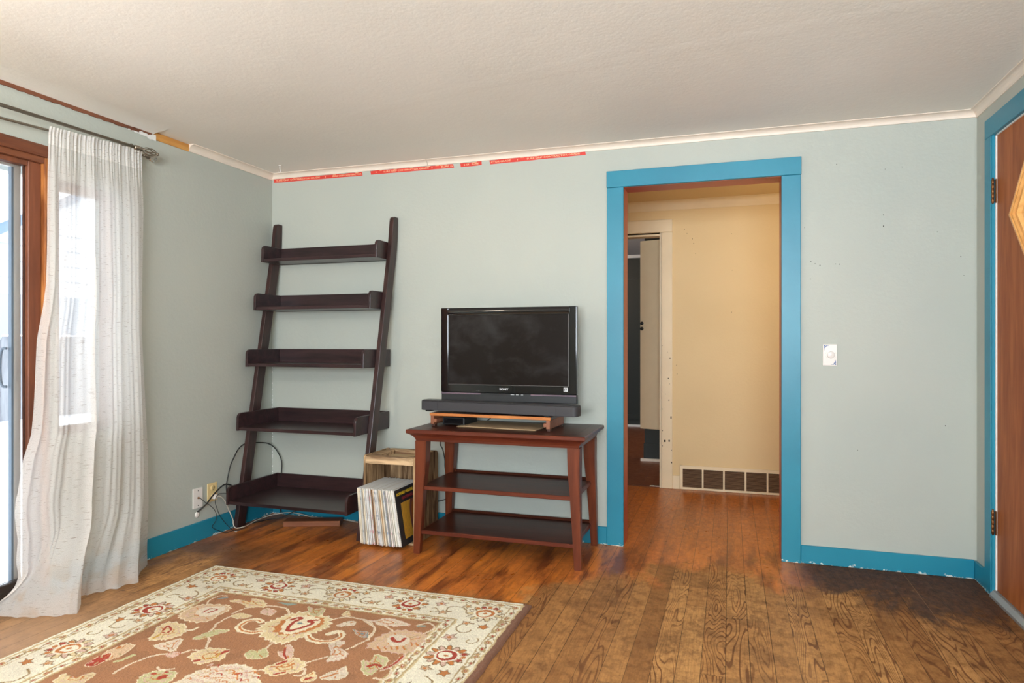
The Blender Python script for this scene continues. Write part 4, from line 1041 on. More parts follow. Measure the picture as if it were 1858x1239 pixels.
# ================================================================ CURTAIN RODS AND CURTAIN
RK = math.atan2(2.115-2.083, 1.818-1.115)
def rodz(y): return 2.083+(y+1.818)*.0455
cr2 = thing('curtain_rod', 'thin nickel curtain rod with crystal ball end, carrying the sheer curtain', 'curtain rod', (.06, -1.115, rodz(-1.115)))
f = bmnew(); tube(f, [(.06, -3.9, rodz(-3.9)*0+2.03), (.06, -1.818, 2.083), (.06, -1.10, rodz(-1.10))], .0055, 10); obj('rod', f, MT['steel'], cr2)
f = bmnew(); z_ = rodz(-1.1); lathe(f, [(.0055, -1.105), (.009, -1.098), (.006, -1.090), (.011, -1.078), (.013, -1.070), (.006, -1.062)], (.06, 0, z_), 'y', 14); obj('collar', f, MT['steel'], cr2)
f = bmnew(); bmesh.ops.create_icosphere(f, subdivisions=2, radius=.021, matrix=Matrix.Translation((.06, -1.043, z_))); obj('finial', f, MT['crystal'], cr2)
cr1 = thing('curtain_rod', 'darker front curtain rod with a long caged leaf end above the sheer curtain rod', 'curtain rod', (.12, -1.2, 2.125))
f = bmnew(); tube(f, [(.12, -3.9, 2.10), (.12, -1.20, 2.123)], .008, 12); obj('rod', f, MT['steel'], cr1)
f = bmnew(); lathe(f, [(.008, -1.215), (.012, -1.21), (.013, -1.19), (.008, -1.182), (.012, -1.172), (.007, -1.165)], (.12, 0, 2.123), 'y', 14); fi = obj('collar', f, MT['steel'], cr1)
for i in range(6):
    a0 = i/6*2*PI; P = []
    for j in range(9):
        t = j/8; r = .003+.016*math.sin(t*PI)**.8; a = a0+t*1.6
        P.append((.12+r*math.cos(a), -1.168+.095*t, 2.123+r*math.sin(a)))
    f = bmnew(); tube(f, P, lambda t: .0012+.0022*math.sin(t*PI), 6); obj('finial_rib', f, MT['steel'], cr1)
f = bmnew(); lathe(f, [(.006, -1.078), (.009, -1.072), (.002, -1.060)], (.12, 0, 2.123), 'y', 12); obj('finial_tip', f, MT['steel'], cr1)
bk = thing('rod_bracket', 'small nickel double bracket holding both curtain rods', 'bracket', (0, -1.225, 2.10))
f = bmnew(); box(f, 0, .004, -1.235, -1.215, 2.08, 2.15, .001, 1); box(f, 0, .120, -1.229, -1.221, 2.131, 2.136, .001, 1); box(f, .112, .120, -1.230, -1.220, 2.126, 2.136, .001, 1)
obj('arm', f, MT['steel'], bk)

def interp(tab, z):
    for (y0, z0), (y1, z1) in zip(tab, tab[1:]):
        if z0 >= z >= z1: return y0+(y1-y0)*(z0-z)/(z0-z1)
    return tab[0][0] if z > tab[0][1] else tab[-1][0]

LT = [(-1.612, 2.12), (-1.62, 2.083), (-1.63, 1.809), (-1.645, 1.396), (-1.655, 1.303), (-1.681, 1.164), (-1.698, .95), (-1.713, .753), (-1.741, .658), (-1.762, .511), (-1.769, .491), (-1.776, .426), (-1.768, .317), (-1.779, .23), (-1.770, .171), (-1.787, .094), (-1.831, .04), (-1.87, 0)]
RT = [(-1.128, 2.12), (-1.131, 2.102), (-1.121, 1.837), (-1.138, 1.435), (-1.141, 1.218), (-1.104, .598), (-1.097, .299), (-1.107, .137), (-1.158, 0)]
HEM = [(0, .03, -1.91), (.08, .055, -1.85), (.15, .10, -1.80), (.28, .20, -1.752), (.40, .300, -1.700), (.44, .305, -1.672), (.48, .24, -1.60), (.53, .150, -1.535), (.62, .168, -1.50), (.8, .222, -1.40), (.9, .246, -1.31), (.95, .19, -1.25), (.97, .13, -1.18), (1, .08, -1.10)]
def hem(s):
    for a, b in zip(HEM, HEM[1:]):
        if a[0] <= s <= b[0]:
            t = (s-a[0])/(b[0]-a[0]); return a[1]+(b[1]-a[1])*t, a[2]+(b[2]-a[2])*t
    return HEM[-1][1:]
FN = [(0, .5), (.05, .9), (.10, .30), (.19, .72), (.24, .45), (.30, .12), (.35, .20), (.42, 1.0), (.46, .2), (.53, .38), (.62, .85), (.71, .78), (.75, .28), (.83, .62), (.93, .75), (1.0, .15)]
def fold(s):
    s = min(1, max(0, s))
    for a, b in zip(FN, FN[1:]):
        if a[0] <= s <= b[0]:
            t = (s-a[0])/(b[0]-a[0]); t = t*t*(3-2*t); return a[1]+(b[1]-a[1])*t
    return .3
def curtain():
    NS, NZ = 340, 150
    ZT = 2.118
    me = bpy.data.meshes.new('sheer_panel'); V = []; UV = []
    for j in range(NZ+1):
        q = j/NZ
        for i in range(NS+1):
            s = i/NS
            top = rodz(-1.62+.49*s)+.016
            z = top*(1-q)
            L, R = interp(LT, z), interp(RT, z)
            y = L+(R-L)*s
            d = 1-z/top                       # 0 top, 1 floor
            env = math.sin(PI*min(1, max(0, s)))**.3
            A = .010+.034*min(1, d*2.2)
            ss = s+.010*math.sin(2.2*d+5*s)*min(1, d*2)
            fo = fold(ss)+.07*math.sin(2*PI*(9.1*ss+.2*d))+.035*math.sin(2*PI*(21*ss-.5*d+.2))
            # deep crease where the front lobe overlaps
            st = s-.445
            cre = (1/(1+math.exp(st*70)))*math.exp(-((st+.02)/.14)**2)
            x = .074+.016*min(1, d*3)+A*1.25*fo*env+.05*cre*min(1, max(0, d-.25)*1.6)
            gather = max(0, 1-d/.10)
            x += .0045*gather*math.sin(2*PI*(27*s+.5*math.sin(9*s)))+.003*gather*math.sin(2*PI*(41*s))
            x = max(x, .069+.002*math.sin(60*s)) if z > top-.05 else x
            y += .016*(fold(ss+.03)-fold(ss-.03))*min(1, d*2)*env
            y += .006*math.sin(9.0*z+2*s)*min(1, d*1.5)*(1-s)**2
            zc = z
            b = max(0, 1-z/(.50 if s > .3 else .50-.34*(1-s/.3))); b = (b*b*(3-2*b))**1.5
            if b > 0:
                hx, hy = hem(s)
                wob_ = .012*math.sin(2*PI*9*s+1)*(1-b*.4)
                x = x*(1-b)+(hx+wob_*.6)*b; y = y*(1-b)+hy*b
                # cloth breaks on the floor: the last centimetres lie down
                zc = max(.003+.003*(1+math.sin(2*PI*11*s)), z-.0)
                if s < .2 and z < .12:
                    zc = max(zc, .05*(1-s/.2))
            V.append((x, y, zc)); UV.append((s*.95, z+0.0))
    F = []
    for j in range(NZ):
        for i in range(NS):
            a = j*(NS+1)+i; F.append((a, a+NS+1, a+NS+2, a+1))
    me.from_pydata(V, [], F)
    uvl = me.uv_layers.new(name='UVMap')
    vi = np.empty(len(me.loops), dtype=np.int32); me.loops.foreach_get('vertex_index', vi)
    uvl.data.foreach_set('uv', np.array(UV, dtype=np.float32)[vi].ravel())
    me.polygons.foreach_set('use_smooth', [True]*len(me.polygons))
    me.materials.append(MT['curtain'])
    r = thing('curtain', 'sheer white slub curtain hanging beside the patio door and puddling on the floor', 'curtain', (.09, -1.4, 0))
    o = bpy.data.objects.new('sheer_panel', me); COL.objects.link(o); o.parent = r
    me.transform(Matrix.Translation((-.09, 1.4, 0)))
    o['kind_note'] = 'cloth'; del o['kind_note']
    return r
curtain()

# ================================================================ RUG
RUG=[('s',[(949,-1494),(964,-1430),(1027,-1379),(1102,-1370),(1143,-1382),(1184,-1427)],'c',9),
('s',[(1588,-1634),(1606,-1583),(1610,-1558),(1620,-1523),(1604,-1453),(1564,-1405),(1512,-1377),(1428,-1376),(1398,-1395),(1382,-1428)],'c',9),
('s',[(1504,-1776),(1526,-1738),(1556,-1700)],'c',9),
('s',[(1298,-1728),(1293,-1692),(1296,-1660)],'c',9),
('s',[(1368,-1877),(1383,-1859),(1399,-1847)],'c',9),
('s',[(1742,-1362),(1763,-1336),(1783,-1325),(1815,-1357),(1815,-1394),(1802,-1425)],'c',9),
('s',[(1513,-1383),(1563,-1410),(1602,-1445),(1612,-1496)],'c',9),
('s',[(1577,-1396),(1636,-1410),(1680,-1438)],'c',9),
('s',[(1793,-1785),(1823,-1788),(1829,-1753),(1810,-1703)],'c',9),
('s',[(773,-1441),(750,-1385),(758,-1344),(792,-1339)],'c',8),
('s',[(1085,-1782),(1045,-1725),(996,-1676),(977,-1622),(960,-1583),(962,-1509)],'c',9),
('s',[(1103,-1807),(1042,-1811),(1031,-1837),(952,-1885),(924,-1943),(919,-1986),(921,-2038)],'c',9),
('s',[(1028,-1951),(1055,-1966),(1091,-1944)],'c',8),
('s',[(882,-1679),(912,-1678),(916,-1651)],'c',14),
('p',[(1199,-1618),(1262,-1647),(1316,-1654),(1346,-1620),(1365,-1573),(1389,-1532),(1400,-1494),(1399,-1468),(1360,-1408),(1299,-1399),(1226,-1394),(1190,-1435),(1176,-1468),(1160,-1509),(1159,-1563)],'f','c'),
('p',[(1219,-1570),(1290,-1597),(1341,-1556),(1370,-1504),(1368,-1451),(1323,-1410),(1243,-1418),(1202,-1468)],'o','n'),
('p',[(1246,-1561),(1298,-1586),(1331,-1542),(1350,-1492),(1349,-1448),(1309,-1415),(1243,-1418),(1210,-1456)],'c','n'),
('s',[(1225,-1470),(1246,-1440),(1257,-1455),(1251,-1489),(1267,-1545),(1281,-1558),(1301,-1535),(1323,-1501),(1323,-1466),(1299,-1455),(1328,-1436)],'r',16),
('s',[(1277,-1489),(1285,-1487)],'b',14),
('p',[(1212,-1330),(1250,-1347),(1284,-1326),(1311,-1367),(1304,-1407),(1260,-1393)],'g','c'),
('p',[(854,-1383),(874,-1356),(935,-1368),(923,-1329),(998,-1347),(1030,-1388),(972,-1412),(919,-1394)],'f','c'),
('p',[(1057,-1439),(1054,-1401),(1102,-1405),(1118,-1449),(1096,-1456)],'k','c'),
('p',[(968,-1516),(978,-1480),(1044,-1482),(1019,-1523)],'f','c'),
('p',[(1057,-1328),(1143,-1316),(1117,-1342)],'t','n'),
('s',[(1119,-1523),(1091,-1509),(1061,-1532),(1066,-1585),(1101,-1616),(1149,-1618),(1187,-1597)],'c',30),
('s',[(1113,-1520),(1093,-1513),(1064,-1536),(1069,-1584),(1105,-1615),(1148,-1617),(1180,-1599)],'o',9),
('p',[(1254,-1780),(1251,-1744),(1280,-1745),(1289,-1716),(1332,-1747),(1339,-1781),(1292,-1803)],'g','c'),
('p',[(1353,-1718),(1383,-1723),(1353,-1673),(1372,-1666),(1414,-1713),(1430,-1766),(1389,-1751)],'k','c'),
('s',[(1364,-1692),(1392,-1735),(1424,-1768)],'r',8),
('p',[(1394,-1846),(1419,-1776),(1450,-1752),(1504,-1776),(1518,-1825),(1484,-1849),(1455,-1881),(1410,-1860)],'f','c'),
('s',[(1419,-1800),(1426,-1781)],'r',18),
('s',[(1452,-1873),(1475,-1846)],'r',8),
('s',[(1407,-1828),(1451,-1814),(1469,-1788)],'o',10),
('p',[(1497,-1610),(1514,-1589),(1550,-1585),(1558,-1629),(1600,-1653),(1612,-1685),(1596,-1712),(1564,-1729),(1559,-1688),(1518,-1642)],'w','k'),
('s',[(1370,-1563),(1400,-1594),(1456,-1608),(1494,-1588),(1509,-1551),(1492,-1515),(1467,-1510),(1449,-1537)],'c',28),
('s',[(1378,-1569),(1403,-1593),(1454,-1605),(1492,-1585),(1505,-1548),(1491,-1520)],'o',9),
('p',[(1516,-1473),(1552,-1479),(1585,-1476),(1612,-1509),(1588,-1521),(1562,-1509)],'b','c'),
('p',[(1436,-1456),(1454,-1418),(1486,-1404),(1498,-1436),(1468,-1454)],'w','c'),
('p',[(1396,-1358),(1400,-1318),(1434,-1355),(1426,-1372)],'f','c'),
('s',[(1521,-1860),(1545,-1849),(1534,-1813),(1511,-1801)],'c',10),
('p',[(1556,-1864),(1564,-1836),(1574,-1814),(1601,-1843),(1600,-1872),(1573,-1884)],'f','c'),
('s',[(1577,-1864),(1587,-1854)],'r',16),
('p',[(1619,-1844),(1626,-1797),(1642,-1772),(1655,-1748),(1692,-1801),(1671,-1833)],'w','c'),
('s',[(1624,-1842),(1653,-1795)],'o',8),
('p',[(1651,-1577),(1658,-1489),(1680,-1438),(1737,-1419),(1795,-1428),(1816,-1447),(1823,-1496),(1814,-1581),(1773,-1598),(1707,-1592)],'a','k'),
('p',[(1688,-1514),(1689,-1471),(1732,-1457),(1775,-1486),(1776,-1528),(1741,-1552)],'w','n'),
('s',[(1698,-1494),(1729,-1514),(1746,-1509),(1748,-1482)],'r',16),
('s',[(1711,-1477),(1718,-1474)],'w',26),
('s',[(1685,-1574),(1702,-1593)],'o',7),
('s',[(1709,-1567),(1725,-1586)],'o',7),
('s',[(1733,-1559),(1749,-1578)],'o',7),
('s',[(1753,-1552),(1769,-1571)],'o',7),
('s',[(1776,-1545),(1792,-1564)],'o',7),
('s',[(1789,-1507),(1805,-1527)],'o',7),
('s',[(1810,-1501),(1825,-1520)],'o',7),
('p',[(1508,-1375),(1557,-1369),(1586,-1335),(1640,-1337),(1709,-1363),(1633,-1397),(1557,-1384)],'w','k'),
('p',[(1689,-1683),(1719,-1696),(1713,-1637),(1770,-1657),(1781,-1705),(1772,-1729),(1764,-1774),(1735,-1762)],'g','c'),
('s',[(1733,-1720),(1746,-1702),(1768,-1709)],'r',16),
('p',[(1785,-1732),(1800,-1677),(1808,-1598),(1822,-1640),(1811,-1699)],'k','c'),
('s',[(1786,-1721),(1806,-1682),(1812,-1620)],'r',8),
('s',[(1751,-1364),(1773,-1357)],'t',12),
('p',[(769,-1581),(744,-1541),(747,-1480),(776,-1450),(842,-1434),(881,-1437),(908,-1468),(902,-1528),(913,-1580),(861,-1606),(803,-1597)],'a','c'),
('p',[(797,-1533),(791,-1481),(852,-1446),(884,-1456),(889,-1523),(856,-1552)],'w','n'),
('s',[(825,-1516),(826,-1480),(864,-1480),(849,-1514)],'r',9),
('s',[(780,-1370),(805,-1354)],'b',14),
('p',[(820,-1786),(795,-1741),(762,-1683),(782,-1641),(856,-1652),(900,-1715),(882,-1762),(859,-1778)],'f','c'),
('s',[(805,-1712),(792,-1673),(825,-1689),(841,-1726),(821,-1724)],'r',9),
('s',[(827,-1772),(827,-1747)],'y',12),
('p',[(973,-1725),(990,-1669),(999,-1641),(1055,-1631),(1031,-1681),(1007,-1730)],'g','c'),
('p',[(885,-1832),(902,-1795),(933,-1754),(970,-1804),(986,-1837),(964,-1844)],'w','c'),
('p',[(983,-1875),(988,-1851),(1018,-1841),(1024,-1876),(1006,-1882)],'k','r'),
('p',[(1071,-1846),(1090,-1788),(1140,-1772),(1175,-1776),(1200,-1840),(1180,-1861),(1152,-1890),(1123,-1879)],'f','c'),
('s',[(1164,-1809),(1172,-1781)],'r',18),
('s',[(1121,-1873),(1127,-1867)],'r',18),
('s',[(1145,-1844),(1170,-1828),(1159,-1803)],'y',9),
('p',[(1199,-2023),(1188,-1945),(1209,-1906),(1264,-1861),(1321,-1852),(1373,-1879),(1424,-1950)],'w','c'),
('p',[(1036,-2033),(1035,-1995),(1042,-1980),(1077,-1968),(1117,-1962),(1139,-1999),(1139,-2037),(1071,-2059)],'g','c'),
('s',[(1098,-2006),(1103,-2000)],'r',26),
('s',[(1052,-1993),(1057,-1991)],'r',16),
('s',[(1083,-1974),(1089,-1972)],'r',12),
('p',[(756,-1927),(762,-1872),(778,-1848),(817,-1858),(832,-1924),(822,-1963),(804,-1975)],'a','c'),
('s',[(768,-1881),(769,-1879)],'o',20),
('s',[(852,-1967),(865,-1949),(869,-1912)],'g',16),
('p',[(793,-2143),(764,-2089),(828,-2101),(837,-2059),(863,-2060),(871,-2087),(875,-2123)],'f','c'),
('p',[(771,-2014),(765,-1945),(783,-1924),(810,-1966),(806,-2016)],'r','c'),
('s',[(1186,-1888),(1194,-1878),(1202,-1890)],'k',5),
('s',[(1212,-1885),(1222,-1875),(1232,-1887)],'r',5),
('s',[(1237,-1889),(1249,-1879),(1261,-1891)],'a',5),
('s',[(1260,-1883),(1272,-1873),(1284,-1885)],'k',5),
('s',[(1290,-1884),(1302,-1874),(1314,-1886)],'k',5),
('s',[(1314,-1885),(1322,-1875),(1330,-1887)],'L',5),
('s',[(1330,-1884),(1340,-1874),(1350,-1886)],'k',5),
('s',[(1360,-1883),(1372,-1873),(1384,-1885)],'o',5),
('s',[(1386,-1887),(1394,-1877),(1402,-1889)],'o',5),
('s',[(1198,-1913),(1208,-1903),(1218,-1915)],'o',5),
('s',[(1224,-1907),(1236,-1897),(1248,-1909)],'k',5),
('s',[(1254,-1907),(1262,-1897),(1270,-1909)],'k',5),
('s',[(1276,-1907),(1286,-1897),(1296,-1909)],'L',5),
('s',[(1299,-1910),(1309,-1900),(1319,-1912)],'o',5),
('s',[(1324,-1908),(1336,-1898),(1348,-1910)],'r',5),
('s',[(1345,-1908),(1355,-1898),(1365,-1910)],'k',5),
('s',[(1374,-1907),(1384,-1897),(1394,-1909)],'a',5),
('s',[(1397,-1908),(1407,-1898),(1417,-1910)],'r',5),
('s',[(1194,-1934),(1204,-1924),(1214,-1936)],'a',5),
('s',[(1213,-1936),(1225,-1926),(1237,-1938)],'L',5),
('s',[(1236,-1937),(1246,-1927),(1256,-1939)],'k',5),
('s',[(1262,-1933),(1274,-1923),(1286,-1935)],'r',5),
('s',[(1290,-1935),(1300,-1925),(1310,-1937)],'a',5),
('s',[(1309,-1934),(1321,-1924),(1333,-1936)],'k',5),
('s',[(1331,-1936),(1343,-1926),(1355,-1938)],'o',5),
('s',[(1357,-1940),(1365,-1930),(1373,-1942)],'r',5),
('s',[(1378,-1937),(1390,-1927),(1402,-1939)],'o',5),
('s',[(1199,-1959),(1207,-1949),(1215,-1961)],'L',5),
('s',[(1226,-1964),(1234,-1954),(1242,-1966)],'o',5),
('s',[(1252,-1967),(1260,-1957),(1268,-1969)],'k',5),
('s',[(1275,-1965),(1283,-1955),(1291,-1967)],'a',5),
('s',[(1294,-1966),(1302,-1956),(1310,-1968)],'o',5),
('s',[(1318,-1967),(1330,-1957),(1342,-1969)],'o',5),
('s',[(1347,-1963),(1355,-1953),(1363,-1965)],'L',5),
('s',[(1368,-1965),(1380,-1955),(1392,-1967)],'a',5),
('s',[(1390,-1961),(1402,-1951),(1414,-1963)],'o',5),
('s',[(1189,-1991),(1197,-1981),(1205,-1993)],'o',5),
('s',[(1215,-1992),(1225,-1982),(1235,-1994)],'k',5),
('s',[(1241,-1993),(1251,-1983),(1261,-1995)],'k',5),
('s',[(1266,-1993),(1276,-1983),(1286,-1995)],'L',5),
('s',[(1288,-1991),(1298,-1981),(1308,-1993)],'o',5),
('s',[(1307,-1988),(1315,-1978),(1323,-1990)],'o',5),
('s',[(1337,-1991),(1349,-1981),(1361,-1993)],'r',5),
('s',[(1360,-1986),(1372,-1976),(1384,-1988)],'k',5),
('s',[(1380,-1988),(1390,-1978),(1400,-1990)],'k',5),]
def build_rug():
    RX0, RX1, RY0, RY1 = .430, 2.120, -1.006, -3.306
    c = .0034
    nx = int(round((RX1-RX0)/c)); ny = int(round((RY0-RY1)/2/c))
    cx_, cy_ = (RX1-RX0)/nx, (RY0-RY1)/2/ny
    gx = RX0+(np.arange(nx)+.5)*cx_; gy = RY0-(np.arange(ny)+.5)*cy_
    X, Y = np.meshgrid(gx, gy)
    rs = np.random.RandomState(5)
    # wobble so that every line looks hand tufted
    def smooth_noise(n, amp):
        g = rs.randn(ny//n+3, nx//n+3)
        yi = np.arange(ny)/n; xi = np.arange(nx)/n
        y0 = yi.astype(int); x0 = xi.astype(int); fy = (yi-y0)[:, None]; fx = (xi-x0)[None, :]
        return amp*((g[y0][:, x0]*(1-fx)+g[y0][:, x0+1]*fx)*(1-fy)+(g[y0+1][:, x0]*(1-fx)+g[y0+1][:, x0+1]*fx)*fy)
    XW = X+smooth_noise(7, .0022)+smooth_noise(3, .0010); YW = Y+smooth_noise(7, .0022)+smooth_noise(3, .0010)
    pal = {'c': (246, 230, 196), 'w': (232, 216, 192), 'f': (232, 210, 162), 'g': (204, 198, 146), 'k': (222, 186, 166), 'a': (222, 188, 150), 'o': (206, 128, 66), 'r': (176, 62, 38),
           'b': (140, 152, 150), 't': (150, 168, 156), 'y': (212, 164, 74), 'd': (128, 92, 58), 'B': (176, 122, 82), 'C': (247, 238, 214), 'G': (190, 164, 118), 'L': (222, 198, 150), 'M': (136, 94, 72), 'i': (140, 110, 70)}
    pal = {k_: np.array(srgb(*v)[:3]) for k_, v in pal.items()}
    img = np.empty((ny, nx, 3)); img[:] = pal['B']
    # distance in from the edge (mirrored about the middle in y)
    dx = np.minimum(XW-RX0, RX1-XW); dy = RY0-YW
    d = np.minimum(dx, dy)
    def band(a, b, col, m=None):
        q = (d >= a) & (d < b)
        if m is not None: q &= m
        img[q] = pal[col]
    rt = (RX1-XW) < .036
    band(-1, .028, 'M'); band(.006, .03, 'G', ~rt); band(.012, .026, 'C', ~rt); band(.028, .036, 'L'); band(.036, .072, 'C'); band(.072, .077, 'G'); band(.077, .244, 'C'); band(.244, .250, 'L'); band(.250, .256, 'G'); band(.256, .292, 'C'); band(.292, .298, 'L'); band(.298, .304, 'G')
    along = np.where(dx < dy, -YW, XW)
    # guard bands: little flowers and scrolls on gold and cream
    def guards(m0, m1, per, ph):
        mid = (m0+m1)/2
        q = (d >= m0) & (d < m1)
        u = np.mod(along+ph, per)-per/2; v = d-mid
        img[q & (np.abs(smooth_noise(5, 1)) > .9)] = pal['G']
        sc_ = np.abs(v-.009*np.sin(along*2*PI/(per)))
        img[q & (sc_ < .0022)] = pal['i']
        r = np.hypot(u*1.0, v*1.35)
        img[q & (r < .018)] = pal['L']; img[q & (r < .014)] = pal['o']; img[q & (r < .007)] = pal['r']; img[q & (r < .003)] = pal['C']
        u2 = np.mod(along+ph+per/2, per)-per/2; r2 = np.hypot(u2, v*1.4)
        img[q & (r2 < .013)] = pal['k']; img[q & (r2 < .006)] = pal['r']
        u3 = np.mod(along+ph+per/4, per/2)-per/4; r3 = np.abs(np.hypot(u3, v*1.1)-.009)
        img[q & (r3 < .0024)] = pal['G']
    guards(.038, .072, .115, .02); guards(.257, .291, .105, .05)
    def disc(cx0, cy0, r, col, sx=1, sy=1):
        m = ((XW-cx0)/sx)**2+((YW-cy0)/sy)**2 < r*r; img[m] = pal[col]
    def stroke(P, col, w):
        w = w/2
        for (x0, y0), (x1, y1) in zip(P, P[1:]):
            bx0, bx1 = min(x0, x1)-w-.006, max(x0, x1)+w+.006; by0, by1 = min(y0, y1)-w-.006, max(y0, y1)+w+.006
            i0 = max(0, int((bx0-RX0)/cx_)); i1 = min(nx, int((bx1-RX0)/cx_)+1); j0 = max(0, int((RY0-by1)/cy_)); j1 = min(ny, int((RY0-by0)/cy_)+1)
            if i1 <= i0 or j1 <= j0: continue
            xs_ = XW[j0:j1, i0:i1]; ys_ = YW[j0:j1, i0:i1]; vx, vy = x1-x0, y1-y0; L2 = vx*vx+vy*vy+1e-12
            t = np.clip(((xs_-x0)*vx+(ys_-y0)*vy)/L2, 0, 1)
            m = (xs_-x0-t*vx)**2+(ys_-y0-t*vy)**2 < w*w
            img[j0:j1, i0:i1][m] = pal[col]
    def sm(P, closed=False, n=5):
        P = [tuple(p) for p in P]; out = []; N = len(P)
        for i in range(N if closed else N-1):
            g = (lambda k_: P[k_ % N]) if closed else (lambda k_: P[min(max(k_, 0), N-1)])
            a, b, c_, e = g(i-1), g(i), g(i+1), g(i+2)
            for j in range(n):
                t = j/n
                out.append(tuple(.5*(2*b[q]+(-a[q]+c_[q])*t+(2*a[q]-5*b[q]+4*c_[q]-e[q])*t*t+(-a[q]+3*b[q]-3*c_[q]+e[q])*t**3) for q in (0, 1)))
        if not closed: out.append(P[-1])
        return out
    def poly(P, col):
        xs0 = [p[0] for p in P]; ys0 = [p[1] for p in P]
        i0 = max(0, int((min(xs0)-RX0)/cx_)-2); i1 = min(nx, int((max(xs0)-RX0)/cx_)+3); j0 = max(0, int((RY0-max(ys0))/cy_)-2); j1 = min(ny, int((RY0-min(ys0))/cy_)+3)
        if i1 <= i0 or j1 <= j0: return
        xs_ = XW[j0:j1, i0:i1]; ys_ = YW[j0:j1, i0:i1]; ins = np.zeros(xs_.shape, bool)
        for (x0, y0), (x1, y1) in zip(P, P[1:]+P[:1]):
            if y0 == y1: continue
            ins ^= ((y0 > ys_) != (y1 > ys_)) & (xs_ < (x1-x0)*(ys_-y0)/(y1-y0)+x0)
        img[j0:j1, i0:i1][ins] = pal[col]
    # serrated outline for leaves and flowers
    rj = random.Random(3)
    def serrate(P, amp):
        cx0 = sum(p[0] for p in P)/len(P); cy0 = sum(p[1] for p in P)/len(P); out = []
        for i, p in enumerate(P):
            k_ = 1+(amp if i % 2 else -amp*.4)
            out.append((cx0+(p[0]-cx0)*k_, cy0+(p[1]-cy0)*k_))
        return out
    def palmette(cx0, cy0, r, rot, c1, c2, c3):
        N = 13
        for k_ in range(N):
            a = rot+(k_-N/2+.5)*2*PI/N*.93
            P = []
            for t in (-1, -.55, 0, .55, 1): 
                rr_ = r*(.62+.42*(1-t*t)); aa = a+t*.23; P.append((cx0+rr_*math.cos(aa), cy0+rr_*math.sin(aa)))
            poly([(cx0, cy0)]+P, c1 if k_ % 2 else c2); stroke(P, 'i', .0042)
        disc(cx0, cy0, r*.60, 'C'); disc(cx0, cy0, r*.50, c3); disc(cx0+r*.08*math.cos(rot), cy0+r*.08*math.sin(rot), r*.34, 'C'); disc(cx0, cy0, r*.12, 'o')
        for k_ in range(5):
            a = rot+PI+(k_-2)*.42; disc(cx0+r*.8*math.cos(a), cy0+r*.8*math.sin(a), r*.13, 'r' if k_ % 2 else 'o')
    def scroll(cx0, cy0, r, rot, s_, col='G'):
        P = []
        for k_ in range(26):
            t = k_/25; a = rot+s_*t*4.6; rr_ = r*(1-.72*t); P.append((cx0+rr_*math.cos(a), cy0+rr_*math.sin(a)))
        stroke(P, col, .007); stroke(P, 'i', .0028)
    def leafy(cx0, cy0, r, rot, col):
        P = [(cx0+r*math.cos(rot+a)*q, cy0+r*math.sin(rot+a)*q) for a, q in ((0, 1.2), (.5, .5), (1.1, .9), (1.7, .45), (2.4, .85), (PI, .5), (-2.4, .85), (-1.7, .45), (-1.1, .9), (-.5, .5))]
        poly(sm(P, True, 3), col); stroke(sm(P+P[:1], False, 3), 'i', .003); disc(cx0, cy0, r*.25, 'o')
    XM = (RX0+RX1)/2
    bx = [.592, .932, 1.276, 1.616, 1.962]
    for i, x in enumerate(bx):
        palmette(x, -1.163, .080, PI/2 if i % 2 else -PI/2, ['f', 'o', 'f', 'o', 'f'][i], 'C', 'o' if i % 2 == 0 else 'r')
    for i in range(4):
        m = (bx[i]+bx[i+1])/2; s_ = 1 if i % 2 else -1
        scroll(m+.030*s_, -1.175, .060, 0, s_); leafy(m-.045*s_, -1.125, .034, .6, 'k'); leafy(m+.075*s_, -1.115, .024, 2.2, 'L'); scroll(m-.05*s_, -1.205, .030, 2, -s_, 'L'); leafy(m, -1.205, .026, PI, 'a')
    ys_l = [-1.560, -1.945, -2.33]
    for x, sg in ((.598, 1), (1.958, -1)):
        prev = -1.163
        for i, y in enumerate(ys_l):
            palmette(x, y, .080, 0 if sg > 0 else PI, 'f' if i % 2 else 'o', 'k', 'r' if i % 2 == 0 else 'o')
            m = (prev+y)/2; s_ = sg if i % 2 else -sg
            scroll(x+.01*sg, m+.03*s_, .060, PI/2, s_); leafy(x+.05*sg, m-.055, .036, 1.2, 'k'); leafy(x-.045*sg, m+.07, .028, 2.6, 'o'); scroll(x-.04*sg, m-.06, .032, 1, -s_, 'L'); leafy(x+.035*sg, m+.085, .026, 0, 'a')
            prev = y
    # the field: vines, leaves and flowers
    shade_n = smooth_noise(26, 1)+smooth_noise(9, .35)
    fld = d >= .304
    img[fld & (shade_n > .8)] = pal['B']*.86
    fm = []
